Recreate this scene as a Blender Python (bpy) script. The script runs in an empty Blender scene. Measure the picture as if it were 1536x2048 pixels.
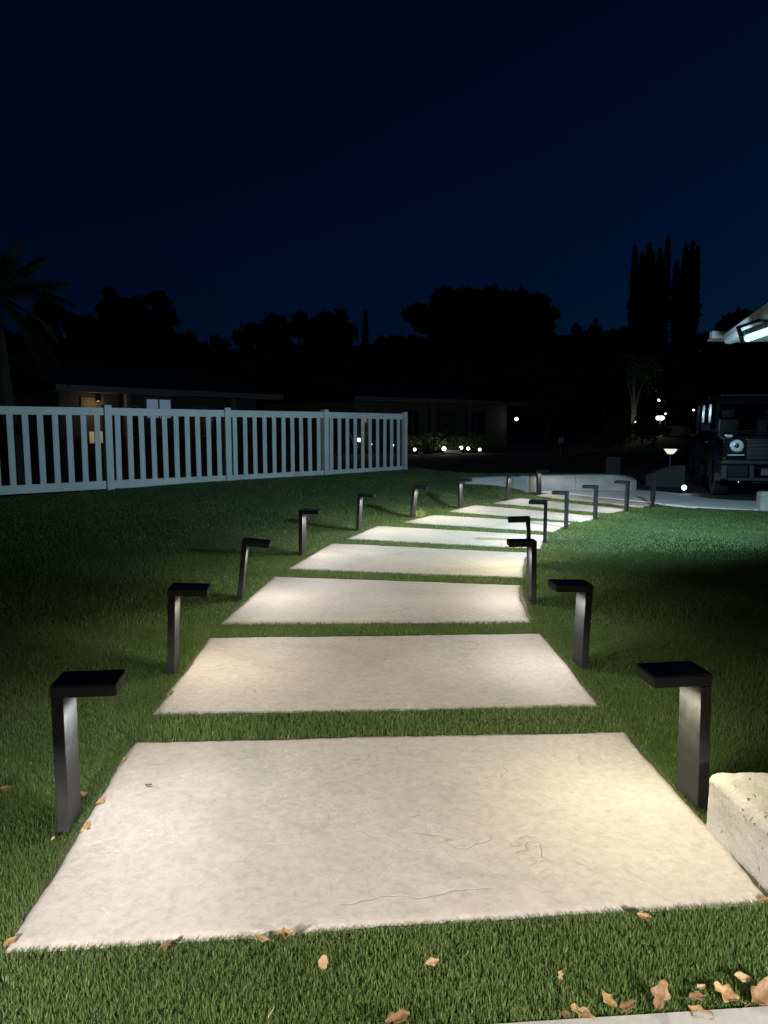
import bpy, bmesh, math, random
import numpy as np
from mathutils import Vector, Matrix, noise

# ---------------------------------------------------------------- camera, sky, exposure
S = bpy.context.scene
C = S.collection
R = math.radians
rng = np.random.default_rng(7)
random.seed(7)
H = 1.38
F = 1539.0
PITCH = math.atan((1024 - 850) / F)

cam_d = bpy.data.cameras.new('camera')
cam = bpy.data.objects.new('camera', cam_d)
C.objects.link(cam)
cam.location = (0, 0, H)
cam.rotation_euler = (R(90) - PITCH, 0, 0)
cam_d.sensor_fit = 'VERTICAL'
cam_d.sensor_height = 36
cam_d.lens = 36 * F / 2048
cam_d.clip_start = 0.05
cam_d.clip_end = 2000
S.camera = cam

W = bpy.data.worlds.new('World')
S.world = W
W.use_nodes = True
wn = W.node_tree
bg = wn.nodes['Background']
sky = wn.nodes.new('ShaderNodeTexSky')
sky.sky_type = 'NISHITA'
sky.sun_disc = False
sky.sun_elevation = R(9)
sky.sun_rotation = R(42)
sky.ozone_density = 2.5
sky.dust_density = 0.4
tint = wn.nodes.new('ShaderNodeMix')
tint.data_type = 'RGBA'
tint.blend_type = 'MULTIPLY'
tint.inputs[0].default_value = 1
tint.inputs[7].default_value = (0.015, 0.18, 0.62, 1)     # night: only the short wavelengths are left
wn.links.new(sky.outputs[0], tint.inputs[6])
wn.links.new(tint.outputs[2], bg.inputs[0])
bg.inputs[1].default_value = 0.0058

S.view_settings.view_transform = 'Standard'
S.view_settings.look = 'None'
S.view_settings.exposure = 0
S.view_settings.gamma = 1

S.cycles.max_bounces = 5
S.cycles.diffuse_bounces = 2
S.cycles.glossy_bounces = 2
S.cycles.transmission_bounces = 3
S.cycles.transparent_max_bounces = 6

BOLLARD_POWER = 13.0
FLOOD_POWER = 1000.0

# ---------------------------------------------------------------- helpers
def ray(x, y):
    a = (x - 768) / F
    b = -(y - 1024) / F
    c, s = math.cos(PITCH), math.sin(PITCH)
    return Vector((a, c + b * s, -s + b * c))

def at(x, y, z=0.0):
    """point of the level z that is seen at x, y"""
    d = ray(x, y)
    k = (z - H) / d.z
    return Vector((d.x * k, d.y * k, z))

def far(x, y, dist):
    d = ray(x, y)
    k = dist / d.y
    return Vector((d.x * k, dist, H + d.z * k))

def tag(o, label=None, cat=None, group=None, kind=None):
    if label: o['label'] = label
    if cat: o['category'] = cat
    if group: o['group'] = group
    if kind: o['kind'] = kind
    return o

def empty(name, loc=(0, 0, 0), rz=0.0, label=None, cat=None, group=None):
    o = bpy.data.objects.new(name, None)
    C.objects.link(o)
    o.location = loc
    o.rotation_euler = (0, 0, rz)
    o.empty_display_size = 0.1
    return tag(o, label, cat, group)

def link(name, me, mat=None, parent=None, smooth=False):
    o = bpy.data.objects.new(name, me)
    C.objects.link(o)
    if mat and not me.materials: me.materials.append(mat)
    if parent: o.parent = parent
    if smooth:
        me.polygons.foreach_set('use_smooth', [True] * len(me.polygons))
    return o

def bm_obj(name, bm, mat=None, parent=None, smooth=False):
    me = bpy.data.meshes.new(name)
    bm.normal_update()
    bm.to_mesh(me)
    bm.free()
    return link(name, me, mat, parent, smooth)

def np_mesh(name, verts, faces_flat, face_sizes):
    me = bpy.data.meshes.new(name)
    verts = np.asarray(verts, dtype=np.float32)
    faces_flat = np.asarray(faces_flat, dtype=np.int32)
    face_sizes = np.asarray(face_sizes, dtype=np.int32)
    me.vertices.add(len(verts))
    me.vertices.foreach_set('co', verts.ravel())
    me.loops.add(len(faces_flat))
    me.loops.foreach_set('vertex_index', faces_flat)
    me.polygons.add(len(face_sizes))
    st = np.zeros(len(face_sizes), dtype=np.int32)
    st[1:] = np.cumsum(face_sizes)[:-1]
    me.polygons.foreach_set('loop_start', st)
    me.update(calc_edges=True)
    return me

def box(bm, lo, hi, bevel=0.0, mat=None, seg=2):
    """box between two corners, optional bevel and matrix"""
    lo, hi = Vector(lo), Vector(hi)
    c = (lo + hi) / 2
    g = bmesh.ops.create_cube(bm, size=1, matrix=Matrix.Translation(c) @ Matrix.Diagonal((*(hi - lo), 1)))
    vs = g['verts']
    if bevel > 0:
        es = list({e for v in vs for e in v.link_edges})
        r = bmesh.ops.bevel(bm, geom=es, offset=bevel, segments=seg, affect='EDGES', profile=0.5)
        vs = list({v for f in r['faces'] for v in f.verts} | {v for v in vs if v.is_valid})
    if mat is not None:
        bmesh.ops.transform(bm, matrix=mat, verts=vs)
    return vs

def cyl(bm, p0, p1, r0, r1=None, seg=16, caps=True):
    p0, p1 = Vector(p0), Vector(p1)
    r1 = r0 if r1 is None else r1
    d = p1 - p0
    q = Vector((0, 0, 1)).rotation_difference(d.normalized())
    m = Matrix.Translation((p0 + p1) / 2) @ q.to_matrix().to_4x4()
    return bmesh.ops.create_cone(bm, cap_ends=caps, segments=seg, radius1=r0, radius2=r1, depth=d.length, matrix=m)['verts']

def prism(bm, pts, z0, z1):
    """vertical prism over a plan outline"""
    a = [bm.verts.new((p[0], p[1], z0)) for p in pts]
    b = [bm.verts.new((p[0], p[1], z1)) for p in pts]
    n = len(pts)
    bm.faces.new(list(reversed(a)))
    bm.faces.new(b)
    for i in range(n):
        bm.faces.new((a[i], a[(i + 1) % n], b[(i + 1) % n], b[i]))
    bmesh.ops.recalc_face_normals(bm, faces=bm.faces)

def extrude_profile(bm, prof, x0, x1):
    """profile in the (y, z) plane swept along x"""
    a = [bm.verts.new((x0, p[0], p[1])) for p in prof]
    b = [bm.verts.new((x1, p[0], p[1])) for p in prof]
    n = len(prof)
    bm.faces.new(a)
    bm.faces.new(list(reversed(b)))
    for i in range(n):
        bm.faces.new((a[i], b[i], b[(i + 1) % n], a[(i + 1) % n]))
    bmesh.ops.recalc_face_normals(bm, faces=bm.faces)

# ---------------------------------------------------------------- materials
class N:
    """small node-graph helper"""
    def __init__(s, name):
        s.m = bpy.data.materials.new(name)
        s.m.use_nodes = True
        s.t = s.m.node_tree
        s.b = s.t.nodes['Principled BSDF']
        s.out = s.t.nodes['Material Output']
    def n(s, typ, **kw):
        nd = s.t.nodes.new('ShaderNode' + typ)
        for k, v in kw.items(): setattr(nd, k, v)
        return nd
    def l(s, a, b): s.t.links.new(a, b)
    def coord(s): return s.n('TexCoord').outputs['Object']
    def noise(s, vec, scale, detail=6, rough=0.55, dist=0.0):
        nd = s.n('TexNoise')
        nd.inputs['Scale'].default_value = scale
        nd.inputs['Detail'].default_value = detail
        nd.inputs['Roughness'].default_value = rough
        nd.inputs['Distortion'].default_value = dist
        s.l(vec, nd.inputs['Vector'])
        return nd.outputs['Fac']
    def ramp(s, fac, stops):
        nd = s.n('ValToRGB')
        e = nd.color_ramp.elements
        while len(e) < len(stops): e.new(0.5)
        for i, (p, c) in enumerate(stops):
            e[i].position = p
            e[i].color = (*c, 1) if not isinstance(c, (int, float)) else (c, c, c, 1)
        s.l(fac, nd.inputs['Fac'])
        return nd.outputs['Color']
    def math(s, op, a, b=0.0, clamp=False):
        nd = s.n('Math', operation=op, use_clamp=clamp)
        for i, v in enumerate((a, b)):
            if isinstance(v, (int, float)): nd.inputs[i].default_value = v
            else: s.l(v, nd.inputs[i])
        return nd.outputs[0]
    def mix(s, fac, a, b, mode='MIX'):
        nd = s.n('Mix', data_type='RGBA', blend_type=mode)
        for i, v in ((0, fac), (6, a), (7, b)):
            if isinstance(v, (int, float)): nd.inputs[i].default_value = v
            elif isinstance(v, tuple): nd.inputs[i].default_value = (*v, 1)
            else: s.l(v, nd.inputs[i])
        return nd.outputs[2]
    def bump(s, h, strength=0.5, dist=0.01):
        nd = s.n('Bump')
        nd.inputs['Strength'].default_value = strength
        nd.inputs['Distance'].default_value = dist
        s.l(h, nd.inputs['Height'])
        s.l(nd.outputs[0], s.b.inputs['Normal'])
    def set(s, **kw):
        for k, v in kw.items():
            i = s.b.inputs[k.replace('_', ' ')]
            if isinstance(v, (int, float)): i.default_value = v
            elif isinstance(v, tuple): i.default_value = (*v, 1) if len(v) == 3 else v
            else: s.l(v, i)
        return s

def simple(name, col, rough=0.6, metal=0.0, var=0.15, scale=8.0, bump=0.0, **kw):
    g = N(name)
    v = g.coord()
    f = g.noise(v, scale, 5)
    a = tuple(min(1, c * (1 + var)) for c in col)
    b = tuple(c * (1 - var) for c in col)
    g.set(Base_Color=g.ramp(f, [(0.3, b), (0.7, a)]), Roughness=rough, Metallic=metal, **kw)
    if bump: g.bump(g.noise(v, scale * 6, 6), bump, 0.004)
    return g.m

def emissive(name, col, strength):
    g = N(name)
    g.set(Base_Color=(0.8, 0.8, 0.8), Emission_Color=col, Emission_Strength=strength, Roughness=0.4)
    return g.m

def slab_material():
    g = N('stamped_concrete')
    tc = g.n('TexCoord').outputs['Object']
    info = g.n('ObjectInfo').outputs['Random']
    off = g.n('VectorMath', operation='MULTIPLY_ADD')
    cmb = g.n('CombineXYZ')
    for i in range(3): g.l(g.math('MULTIPLY', info, 23.0 + 9 * i), cmb.inputs[i])
    off.inputs[1].default_value = (1, 1, 1)
    g.l(tc, off.inputs[0]); g.l(cmb.outputs[0], off.inputs[2])
    v = off.outputs[0]
    broad = g.noise(v, 1.3, 4, 0.6, 0.6)
    mid = g.noise(v, 5.0, 8, 0.62, 1.6)
    fine = g.noise(v, 30.0, 9, 0.7, 0.5)
    grain = g.noise(v, 260.0, 3, 0.7)
    base = g.ramp(broad, [(0.28, (0.41, 0.370, 0.335)), (0.5, (0.48, 0.435, 0.395)), (0.74, (0.52, 0.475, 0.435))])
    tintr = g.ramp(info, [(0.0, (1.0, 0.985, 0.94)), (0.35, (0.95, 0.95, 0.95)), (0.7, (1.03, 0.99, 0.965)), (1.0, (0.97, 0.96, 0.93))])
    base = g.mix(1.0, base, tintr, 'MULTIPLY')
    stain = g.ramp(g.noise(v, 0.9, 5, 0.65, 1.0), [(0.56, 0.0), (0.66, 1.0)])
    base = g.mix(g.math('MULTIPLY', stain, 0.5), base, (0.36, 0.325, 0.285))
    sw = g.ramp(mid, [(0.36, 0.95), (0.5, 1.0), (0.6, 1.03)])
    col = g.mix(1.0, base, sw, 'MULTIPLY')
    # light trowel streaks: thin bands where a warped noise crosses its middle
    band = g.math('ABSOLUTE', g.math('SUBTRACT', g.noise(v, 6.5, 9, 0.62, 2.2), 0.5))
    streak = g.ramp(band, [(0.0, 1.0), (0.022, 0.0)])
    mask = g.ramp(g.noise(v, 2.1, 3), [(0.45, 0.0), (0.62, 1.0)])
    col = g.mix(g.math('MULTIPLY', g.math('MULTIPLY', streak, mask), 0.45), col, (0.66, 0.61, 0.55))
    col = g.mix(0.6, col, g.ramp(fine, [(0.34, 0.74), (0.5, 1.0), (0.64, 1.16)]), 'MULTIPLY')
    # pits
    vo = g.n('TexVoronoi'); vo.inputs['Scale'].default_value = 9.0
    g.l(v, vo.inputs['Vector'])
    pit = g.ramp(vo.outputs['Distance'], [(0.02, 1.0), (0.05, 0.0)])
    pit = g.math('MULTIPLY', pit, g.ramp(g.noise(v, 1.7, 2), [(0.5, 0.0), (0.6, 1.0)]))
    col = g.mix(g.math('MULTIPLY', pit, 0.7), col, (0.12, 0.10, 0.09))
    # embossed slate ridges: warped cell edges, broken up
    wv = g.n('VectorMath', operation='MULTIPLY_ADD')
    nz = g.n('TexNoise'); nz.inputs['Scale'].default_value = 1.9; nz.inputs['Detail'].default_value = 3.5
    nz.inputs['Roughness'].default_value = 0.6
    g.l(v, nz.inputs['Vector'])
    wv.inputs[1].default_value = (0.8, 0.8, 0.8)
    g.l(nz.outputs['Color'], wv.inputs[0]); g.l(v, wv.inputs[2])
    ve = g.n('TexVoronoi', feature='DISTANCE_TO_EDGE'); ve.inputs['Scale'].default_value = 1.7
    g.l(wv.outputs[0], ve.inputs['Vector'])
    ridge = g.ramp(ve.outputs['Distance'], [(0.0, 0.0), (0.014, 1.0)])
    rmask = g.ramp(g.noise(v, 2.4, 4, 0.6), [(0.52, 1.0), (0.60, 0.0)])
    ridge = g.math('MAXIMUM', ridge, rmask)
    col = g.mix(1.0, col, g.ramp(ridge, [(0.0, 0.84), (0.8, 1.0)]), 'MULTIPLY')
    h = g.math('ADD', g.math('MULTIPLY', mid, 0.22), g.math('MULTIPLY', fine, 0.22))
    h = g.math('ADD', h, g.math('MULTIPLY', grain, 0.05))
    h = g.math('ADD', h, g.math('MULTIPLY', ridge, 0.55))
    h = g.math('SUBTRACT', h, g.math('MULTIPLY', streak, 0.06))
    g.bump(h, 0.75, 0.008)
    g.set(Base_Color=col, Roughness=0.78)
    return g.m

def concrete_material(name, a, b, scale=3.0, bump=0.4, pits=False):
    g = N(name)
    v = g.coord()
    n1 = g.noise(v, scale, 8, 0.62, 0.4)
    n2 = g.noise(v, scale * 14, 6, 0.65)
    col = g.ramp(n1, [(0.3, a), (0.7, b)])
    col = g.mix(0.3, col, g.ramp(n2, [(0.3, 0.6), (0.7, 1.2)]), 'MULTIPLY')
    h = g.math('ADD', g.math('MULTIPLY', n1, 0.6), g.math('MULTIPLY', n2, 0.4))
    if pits:
        vo = g.n('TexVoronoi'); vo.inputs['Scale'].default_value = 30.0
        nv = g.n('VectorMath', operation='MULTIPLY_ADD')
        nz = g.n('TexNoise'); nz.inputs['Scale'].default_value = 18
        g.l(v, nz.inputs['Vector']); nv.inputs[1].default_value = (0.06, 0.06, 0.06)
        g.l(nz.outputs['Color'], nv.inputs[0]); g.l(v, nv.inputs[2])
        g.l(nv.outputs[0], vo.inputs['Vector'])
        p = g.ramp(vo.outputs['Distance'], [(0.14, 1.0), (0.26, 0.0)])
        p = g.math('MULTIPLY', p, g.ramp(g.noise(v, 9, 3), [(0.52, 0.0), (0.6, 1.0)]))
        col = g.mix(g.math('MULTIPLY', p, 0.5), col, (0.2, 0.17, 0.14))
        h = g.math('SUBTRACT', h, g.math('MULTIPLY', p, 0.8))
    g.bump(h, bump, 0.012)
    g.set(Base_Color=col, Roughness=0.85)
    return g.m

def grass_material():
    g = N('turf_blades')
    at_ = g.n('Attribute', attribute_name='tone')
    col = g.ramp(at_.outputs['Fac'], [(0.0, (0.062, 0.110, 0.030)), (0.45, (0.126, 0.192, 0.056)),
                                      (0.80, (0.215, 0.285, 0.102)), (0.93, (0.31, 0.36, 0.16)), (1.0, (0.42, 0.38, 0.22))])
    g.set(Base_Color=col, Roughness=0.6)
    g.b.inputs['Specular IOR Level'].default_value = 0.12
    tr = g.n('BsdfTranslucent')
    g.l(col, tr.inputs['Color'])
    mx = g.n('MixShader'); mx.inputs[0].default_value = 0.38
    g.l(g.b.outputs[0], mx.inputs[1]); g.l(tr.outputs[0], mx.inputs[2])
    g.l(mx.outputs[0], g.out.inputs['Surface'])
    return g.m

def turf_material():
    g = N('turf_ground')
    v = g.coord()
    n1 = g.noise(v, 1.2, 5)
    n2 = g.noise(v, 90.0, 4, 0.7)
    col = g.ramp(n2, [(0.3, (0.035, 0.066, 0.020)), (0.7, (0.085, 0.145, 0.045))])
    col = g.mix(0.5, col, g.ramp(n1, [(0.3, 0.8), (0.7, 1.15)]), 'MULTIPLY')
    g.bump(n2, 1.0, 0.03)
    g.set(Base_Color=col, Roughness=0.9)
    return g.m

def bollard_metal():
    g = N('black_powder_coat')
    v = g.coord()
    n = g.noise(v, 9, 6, 0.65, 1.2)
    n2 = g.noise(v, 300, 2)
    g.set(Base_Color=g.ramp(n, [(0.35, (0.012, 0.0125, 0.013)), (0.7, (0.032, 0.0325, 0.0335))]),
          Roughness=g.ramp(n, [(0.3, 0.5), (0.7, 0.7)]), Metallic=0.0)
    g.b.inputs['Specular IOR Level'].default_value = 0.32
    g.bump(n2, 0.12, 0.002)
    return g.m

def leaf_material(i, a, b):
    g = N('dry_leaf_%s' % 'abc'[i])
    v = g.coord()
    n = g.noise(v, 60, 5, 0.6, 0.5)
    g.set(Base_Color=g.ramp(n, [(0.3, a), (0.7, b)]), Roughness=0.6)
    g.bump(g.noise(v, 200, 4), 0.4, 0.002)
    return g.m

def glass_material(name, tintc=(0.03, 0.035, 0.04), alpha=0.7):
    g = N(name)
    gl = g.n('BsdfGlossy'); gl.inputs['Roughness'].default_value = 0.03
    tr = g.n('BsdfTransparent'); tr.inputs['Color'].default_value = (0.30, 0.33, 0.35, 1)
    fr = g.n('Fresnel'); fr.inputs['IOR'].default_value = 1.5
    mx = g.n('MixShader')
    g.l(fr.outputs[0], mx.inputs[0]); g.l(tr.outputs[0], mx.inputs[1]); g.l(gl.outputs[0], mx.inputs[2])
    g.l(mx.outputs[0], g.out.inputs['Surface'])
    return g.m

M = {}
M['slab'] = slab_material()
M['block'] = concrete_material('rough_cast_concrete', (0.40, 0.37, 0.33), (0.56, 0.52, 0.47), 5.0, 0.9, True)
M['patio'] = concrete_material('smooth_concrete', (0.30, 0.285, 0.27), (0.36, 0.345, 0.33), 4.0, 0.2)
M['walk'] = concrete_material('driveway_concrete', (0.58, 0.58, 0.58), (0.70, 0.70, 0.69), 0.8, 0.25)
M['wallc'] = concrete_material('wall_concrete', (0.26, 0.26, 0.258), (0.42, 0.418, 0.41), 1.6, 0.4)
M['asphalt'] = concrete_material('dark_asphalt', (0.03, 0.03, 0.032), (0.05, 0.05, 0.052), 2.0, 0.5)
M['soil'] = concrete_material('bedding_soil', (0.05, 0.038, 0.028), (0.13, 0.10, 0.075), 20.0, 0.9)
M['ground'] = simple('dark_ground', (0.045, 0.042, 0.035), 0.95, 0, 0.3, 0.6)
M['turf'] = turf_material()
M['grass'] = grass_material()
M['black'] = bollard_metal()
M['solar'] = simple('solar_panel_glass', (0.008, 0.009, 0.014), 0.18, 0, 0.2, 30)
def vinyl():
    g = N('white_vinyl')
    v = g.coord()
    n1 = g.noise(v, 1.4, 5, 0.6)
    n2 = g.noise(v, 16, 6, 0.7, 1.0)
    col = g.ramp(n1, [(0.3, (0.54, 0.54, 0.53)), (0.7, (0.67, 0.67, 0.67))])
    grime = g.math('MULTIPLY', g.ramp(n2, [(0.54, 0.0), (0.68, 1.0)]), g.ramp(n1, [(0.42, 1.0), (0.58, 0.0)]))
    col = g.mix(g.math('MULTIPLY', grime, 0.6), col, (0.30, 0.28, 0.24))
    g.set(Base_Color=col, Roughness=0.5)
    return g.m
M['vinyl'] = vinyl()
M['hingem'] = simple('dark_hinge_metal', (0.06, 0.06, 0.065), 0.4, 0.6)
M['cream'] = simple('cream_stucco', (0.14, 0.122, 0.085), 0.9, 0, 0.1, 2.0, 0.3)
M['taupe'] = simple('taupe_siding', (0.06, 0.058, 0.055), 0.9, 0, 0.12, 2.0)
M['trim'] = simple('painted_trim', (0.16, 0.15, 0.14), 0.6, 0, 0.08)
M['roof'] = simple('dark_shingle', (0.018, 0.017, 0.017), 0.95, 0, 0.3, 6.0, 0.5)
M['winglass'] = simple('dark_window_glass', (0.012, 0.013, 0.015), 0.08)
M['door'] = simple('dark_painted_door', (0.05, 0.045, 0.04), 0.5)
M['bark'] = simple('tree_bark', (0.045, 0.036, 0.028), 0.95, 0, 0.3, 12, 0.6)
M['palebark'] = simple('pale_bark', (0.24, 0.20, 0.155), 0.9, 0, 0.2, 10, 0.5)
M['leafdark'] = simple('dark_foliage', (0.016, 0.024, 0.011), 0.8, 0, 0.35, 3.0)
M['leafmid'] = simple('garden_foliage', (0.07, 0.11, 0.04), 0.7, 0, 0.35, 5.0)
M['hill'] = simple('dark_hillside', (0.03, 0.035, 0.02), 0.95, 0, 0.3, 0.2)
M['carpaint'] = simple('black_car_paint', (0.013, 0.016, 0.020), 0.12, 0.0, 0.1, 4, Coat_Weight=1.0)
M['carplastic'] = simple('black_car_plastic', (0.032, 0.035, 0.039), 0.35)
M['tyre'] = simple('tyre_rubber', (0.012, 0.012, 0.012), 0.85)
M['chrome'] = simple('chrome', (0.6, 0.62, 0.64), 0.12, 1.0, 0.02)
M['rim'] = simple('dark_alloy', (0.07, 0.07, 0.075), 0.3, 0.8)
M['headglass'] = simple('headlight_glass', (0.78, 0.84, 0.86), 0.12, 0.0, 0.3, 30, Coat_Weight=1.0)
M['seat'] = simple('beige_leather', (0.42, 0.37, 0.28), 0.5)
M['glass'] = glass_material('car_glass')
M['plate'] = simple('grey_plate', (0.10, 0.11, 0.12), 0.4)
M['gutter'] = simple('white_gutter_paint', (0.50, 0.51, 0.52), 0.45, 0, 0.05)
M['leaf0'] = leaf_material(0, (0.19, 0.105, 0.040), (0.38, 0.235, 0.095))
M['leaf1'] = leaf_material(1, (0.10, 0.050, 0.022), (0.23, 0.120, 0.048))
M['leaf2'] = leaf_material(2, (0.30, 0.19, 0.10), (0.48, 0.33, 0.19))
M['lens'] = emissive('warm_lamp_lens', (1.0, 0.90, 0.72), 3.0)
M['floodlens'] = emissive('cool_flood_lens', (0.36, 0.88, 1.0), 2.4)
M['globe'] = emissive('garden_lamp_globe', (1.0, 0.96, 0.82), 5.0)
M['globecool'] = emissive('cool_spot_lens', (0.85, 0.97, 1.0), 5.0)
M['porch'] = emissive('porch_lamp', (1.0, 0.85, 0.5), 8.0)
M['shade'] = emissive('lantern_shade', (1.0, 0.93, 0.84), 0.85)
M['bluewin'] = emissive('lit_blue_window', (0.28, 0.40, 0.62), 0.24)
M['warmwin'] = emissive('lit_warm_window', (1.0, 0.72, 0.33), 0.20)

# ---------------------------------------------------------------- plan of the slabs and the lawn's height
# front-left, front-right, back-right, back-left, then bow of the right side (metres, + = into the slab)
SLABS_PX = [
    ((12, 1910), (1542, 1808), (1247, 1467), (270, 1488), 0.0),
    ((308, 1432), (1198, 1415), (1081, 1270), (421, 1278), 0.0),
    ((441, 1250), (1061, 1247), (1040, 1172), (550, 1155), 0.03),
    ((576, 1140), (1047, 1158), (1057, 1107), (664, 1088), 0.03),
    ((694, 1079), (1080, 1099), (1094, 1072), (756, 1053), 0.02),
    ((804, 1046), (1105, 1065), (1142, 1047), (868, 1031), 0.0),
    ((895, 1024), (1165, 1045), (1197, 1033), (950, 1011), -0.02),
    ((985, 1007), (1220, 1027), (1255, 1019), (1040, 997), -0.02),
    ((1073, 991.5), (1286, 1014.5), (1316, 1008), (1104, 985.5), 0.0),
]
SLABS = [([at(*p) for p in q[:4]], q[4]) for q in SLABS_PX]
SLAB_TOP = 0.012
LEFT_EDGE = [(-1.6, 0.6)] + [(v.x, v.y) for s in SLABS for v in (s[0][0], s[0][3])]

def poly_dist_left(x, y):
    """how far a plan point lies to the left of the path's left edge"""
    ex = np.interp(y, [p[1] for p in LEFT_EDGE], [p[0] for p in LEFT_EDGE])
    return ex - x

WALL_PX = [(930, 956.5), (975, 954), (1030, 952), (1085, 950.5), (1140, 949.5), (1190, 949.5), (1232, 952.5), (1258, 958)]
WALL_Z = 0.34
WALL = [at(px, py, WALL_Z) for px, py in WALL_PX]
WALL[-2].y = WALL[-3].y - 0.05; WALL[-2].x = (1232 - 768) / F * WALL[-2].y * 1.005
WALL[-1].y = WALL[-3].y - 0.35; WALL[-1].x = (1262 - 768) / F * WALL[-1].y * 1.005

def sst(a, b, x):
    t = np.clip((x - a) / (b - a), 0, 1)
    return t * t * (3 - 2 * t)

def lawn_h(x, y):
    x = np.asarray(x, dtype=float); y = np.asarray(y, dtype=float)
    d = poly_dist_left(x, y)
    h = 0.21 * sst(0.15, 2.6, d) * sst(5.0, 11.0, y)
    h = h + 0.11 * sst(11.0, 14.8, y) * sst(0.25, 1.3, d)
    wy = np.interp(x, [w.x for w in WALL], [w.y for w in WALL])
    inside = (x > WALL[0].x - 0.3) & (x < WALL[-1].x + 0.1)
    behind = inside & (y > wy + 0.17)
    h = np.where(behind, 0.30, h)
    front = inside & (y <= wy + 0.17) & (x > WALL[0].x + 1.3)
    h = np.where(front, np.minimum(h, -0.01), h)
    # the lawn drops away to the street behind
    edge = np.interp(x, [-20, -9, -5, 0.6, 2.0, 6], [9.5, 12.6, 15.2, 19.4, 17.25, 17.1])
    h = h - 0.6 * sst(0.0, 0.7, y - edge)
    h = np.where((x > WALL[-1].x + 0.1) & (y > 14.2), -0.03, h)
    h = h + 0.035 * sst(0.4, 2.2, x - np.interp(y, [1, 5, 7, 9, 11, 13], [1.6, 1.15, 1.15, 1.8, 2.9, 4.3])) * sst(3, 5, y) * (1 - sst(9, 11.5, y))
    return h

def lh(x, y): return float(lawn_h(np.array([x]), np.array([y]))[0])

def in_poly(x, y, poly):
    r = np.zeros(len(x), dtype=bool)
    n = len(poly)
    for i in range(n):
        x0, y0 = poly[i][0], poly[i][1]
        x1, y1 = poly[(i + 1) % n][0], poly[(i + 1) % n][1]
        c = ((y0 > y) != (y1 > y))
        with np.errstate(divide='ignore', invalid='ignore'):
            xi = (x1 - x0) * (y - y0) / (y1 - y0 + 1e-12) + x0
        r ^= c & (x < xi)
    return r

# ---------------------------------------------------------------- ground, lawn, walk, driveway, patio
def ground():
    bm = bmesh.new()
    v = [bm.verts.new(p) for p in ((-900, -300, -0.32), (900, -300, -0.32), (900, 1500, -0.32), (-900, 1500, -0.32))]
    bm.faces.new(v)
    tag(bm_obj('ground', bm, M['ground']), kind='structure')

PA, PB = at(1536, 2007, .02), at(915, 2047, .02)
PD = (PA - PB) / (PA.x - PB.x)
PATIO = [(-1.0, 0.2), (2.6, -0.1), (2.6, PA.y + PD.y * (2.6 - PA.x)), PA[:2], PB[:2], (-1.0, PB.y + PD.y * (-1.0 - PB.x))]
WALK = [at(*p)[:2] for p in ((1074, 985.2), (1104, 985.3), (1210, 997), (1318, 1008.5), (1380, 1015), (1450, 1019), (1522, 1022), (1640, 1026),
                             (1640, 1010), (1536, 1004.5), (1470, 1002.5), (1420, 999), (1385, 994), (1355, 988.5), (1320, 984.5), (1270, 981), (1200, 981), (1130, 982))]
DRIVE = [at(*p)[:2] for p in ((1262, 980.5), (1320, 985.5), (1355, 989.5), (1385, 995), (1420, 1000), (1470, 1003.5), (1536, 1005.5), (1640, 1011))] + [(11.5, 14.0), (13, 24), (7.5, 24), (5.6, 18)]

def lawn():
    xs = np.arange(-16, 8.01, 0.1)
    ys = np.arange(1.2, 20.6, 0.1)
    gx, gy = np.meshgrid(xs, ys)
    z = lawn_h(gx.ravel(), gy.ravel())
    z = z + 0.004 * np.sin(gx.ravel() * 3.1) * np.sin(gy.ravel() * 2.3)
    nx, ny = len(xs), len(ys)
    idx = np.arange(nx * ny).reshape(ny, nx)
    q = np.stack([idx[:-1, :-1], idx[:-1, 1:], idx[1:, 1:], idx[1:, :-1]], -1).reshape(-1, 4)
    me = np_mesh('lawn', np.stack([gx.ravel(), gy.ravel(), z], 1), q.ravel(), np.full(len(q), 4))
    tag(link('lawn', me, M['turf'], smooth=True), kind='structure')

def sheet(name, poly, z0, z1, mat):
    bm = bmesh.new()
    prism(bm, poly, z0, z1)
    es = [e for e in bm.edges if abs(e.verts[0].co.z - z1) < 1e-5 and abs(e.verts[1].co.z - z1) < 1e-5]
    bmesh.ops.bevel(bm, geom=es, offset=0.008, segments=2, affect='EDGES')
    return tag(bm_obj(name, bm, mat), kind='structure')

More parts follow.
